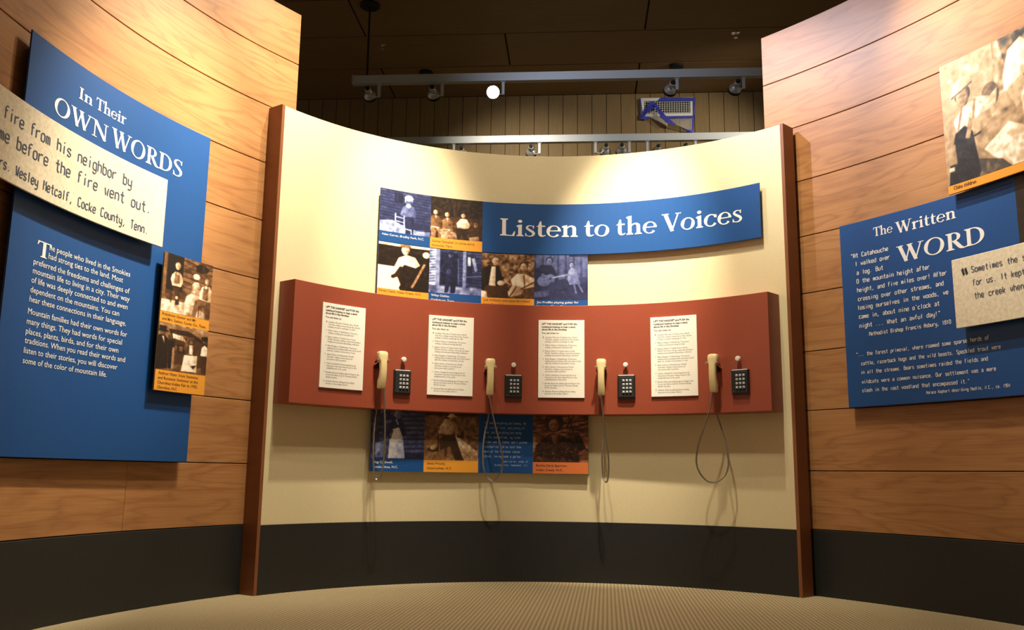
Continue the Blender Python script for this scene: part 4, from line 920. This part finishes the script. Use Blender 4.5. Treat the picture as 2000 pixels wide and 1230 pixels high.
# ceiling fittings
for u, v_ , lab in ((832, 141, 'small black round ceiling plate above the lit lamp track'), (1321, 128, 'small black round ceiling plate above the taped vent')):
    P = ceil_px(u, v_, CEIL_Z); e = empty('ceiling_plate', (P.x, P.y, CEIL_Z - .03))
    lathe('plate', [(.05, 0.0), (.068, .006), (.068, .029)], M['matt_black'], e, n=20)
    lathe('hub', [(.012, -.012), (.018, -.006), (.018, .002)], M['matt_black'], e, n=12)
    tag(e, lab, 'ceiling plate')
for u, v_, lab in ((747, 88, 'small sprinkler head on the dark ceiling near the hanging rod'), (1437, 64, 'small sprinkler head on dark ceiling near the wood wall with The Written Word')):
    P = ceil_px(u, v_, CEIL_Z); e = empty('sprinkler_head', (P.x, P.y, CEIL_Z - .05))
    lathe('escutcheon', [(.030, .042), (.040, .046), (.040, .049)], M['chrome'], e, n=18)
    lathe('nozzle', [(.009, .012), (.012, .042)], M['chrome'], e, n=12)
    lathe('deflector', [(.017, 0.0), (.019, .002), (.004, .014)], M['chrome'], e, n=12)
    tag(e, lab, 'sprinkler')

# ------------------------------------------------------------------ air vent with taped plastic sheet
VB = BACK_V - .002
def vp(u, v_, d=0.0): return hall_px(u, v_, VB - d)
q0, q1_ = vp(1251, 193), vp(1354.5, 228)
e = local_hall('air_vent', hall((q0.dot(HU) + q1_.dot(HU)) / 2, VB, q1_.z)); hw = (q1_.dot(HU) - q0.dot(HU)) / 2; hh = q0.z - q1_.z
fr = .035
v, f = box_geo(-hw + fr * .5, hw - fr * .5, -.006, -.001, fr * .5, hh - fr * .5); obj('dark_duct', v, f, M['matt_black'], e)
for nm, (x0, x1, z0, z1) in (('frame_bar', (-hw, hw, 0, fr)), ('frame_bar', (-hw, hw, hh - fr, hh)), ('frame_bar', (-hw, -hw + fr, fr, hh - fr)), ('frame_bar', (hw - fr, hw, fr, hh - fr))):
    v, f = bevel_box(x0, x1, -.024, -.006, z0, z1, .003); obj(nm, v, f, M['ventwhite'], e)
nb = 19; gv = None
for i in range(nb):
    x = -hw + fr + (2 * hw - 2 * fr) * (i + .5) / nb
    v, f = box_geo(x - .0022, x + .0022, -.020, -.008, fr, hh - fr); obj('vertical_louvre', v, f, M['ventwhite'], e)
for i in range(6):
    z_ = fr + (hh - 2 * fr) * (i + .5) / 6
    v, f = box_geo(-hw + fr, hw - fr, -.016, -.010, z_ - .0018, z_ + .0018); obj('horizontal_louvre', v, f, M['ventwhite'], e)
tag(e, 'white grid air vent high on the boarded back wall', 'vent')
# torn plastic sheet held on by blue tape
def zc(zx, zy): return (1200 + zx / 8.785, 170 + zy / 8.785)
e2 = empty('plastic_sheet', tuple(hall((q0.dot(HU) + q1_.dot(HU)) / 2, VB, q1_.z - .2)))
def patch(name, pts, mat, th=.004):
    P = [vp(*zc(a, b), d) for a, b, d in pts]; n = len(P); nrm = HV * -th
    V = [p for p in P] + [p + nrm for p in P]
    Fc = [tuple(reversed(range(n))), tuple(range(n, 2 * n))] + [(i, (i + 1) % n, (i + 1) % n + n, i + n) for i in range(n)]
    return obj(name, V, Fc, mat, e2)
patch('tape_strip', [(730, 250, .026), (800, 178, .026), (1385, 182, .026), (1385, 240, .026), (1000, 245, .026)], M['tape'])
patch('tape_strip', [(1348, 240, .026), (1385, 240, .026), (1372, 520, .026), (1350, 520, .026)], M['tape'])
patch('tape_strip', [(890, 500, .026), (1372, 492, .026), (1365, 535, .026), (930, 540, .026)], M['tape'])
patch('tape_strip', [(438, 200, .026), (452, 200, .026), (485, 440, .026), (470, 470, .03)], M['tape'])
patch('tape_strip', [(620, 240, .05), (720, 270, .05), (740, 330, .06), (560, 440, .05), (500, 540, .03), (450, 545, .03), (450, 480, .03), (560, 340, .04)], M['tape'])
patch('tape_strip', [(670, 300, .06), (740, 330, .06), (860, 470, .08), (1050, 640, .08), (1000, 655, .08), (930, 630, .08), (800, 520, .08)], M['tape'])
patch('tape_strip', [(1000, 625, .08), (1060, 655, .08), (1240, 730, .05), (1358, 738, .03), (1350, 785, .03), (1280, 780, .03), (1130, 690, .06)], M['tape'])
patch('tape_strip', [(1330, 520, .026), (1368, 520, .026), (1358, 745, .028), (1325, 745, .028)], M['tape'])
patch('tape_strip', [(450, 520, .03), (560, 505, .04), (600, 545, .04), (545, 560, .03), (455, 550, .03)], M['tape'])
patch('clear_sheet', [(660, 400, .055), (740, 440, .065), (800, 525, .075), (930, 632, .075), (900, 660, .08), (780, 600, .075), (560, 495, .045)], M['plastic'], .002)
patch('clear_sheet', [(935, 545, .03), (1335, 535, .03), (1330, 730, .03), (1245, 728, .05), (1060, 650, .075)], M['plastic'], .002)
adopt(e2); tag(e2, 'torn clear plastic sheet edged with blue tape hanging off the vent', 'plastic sheet')
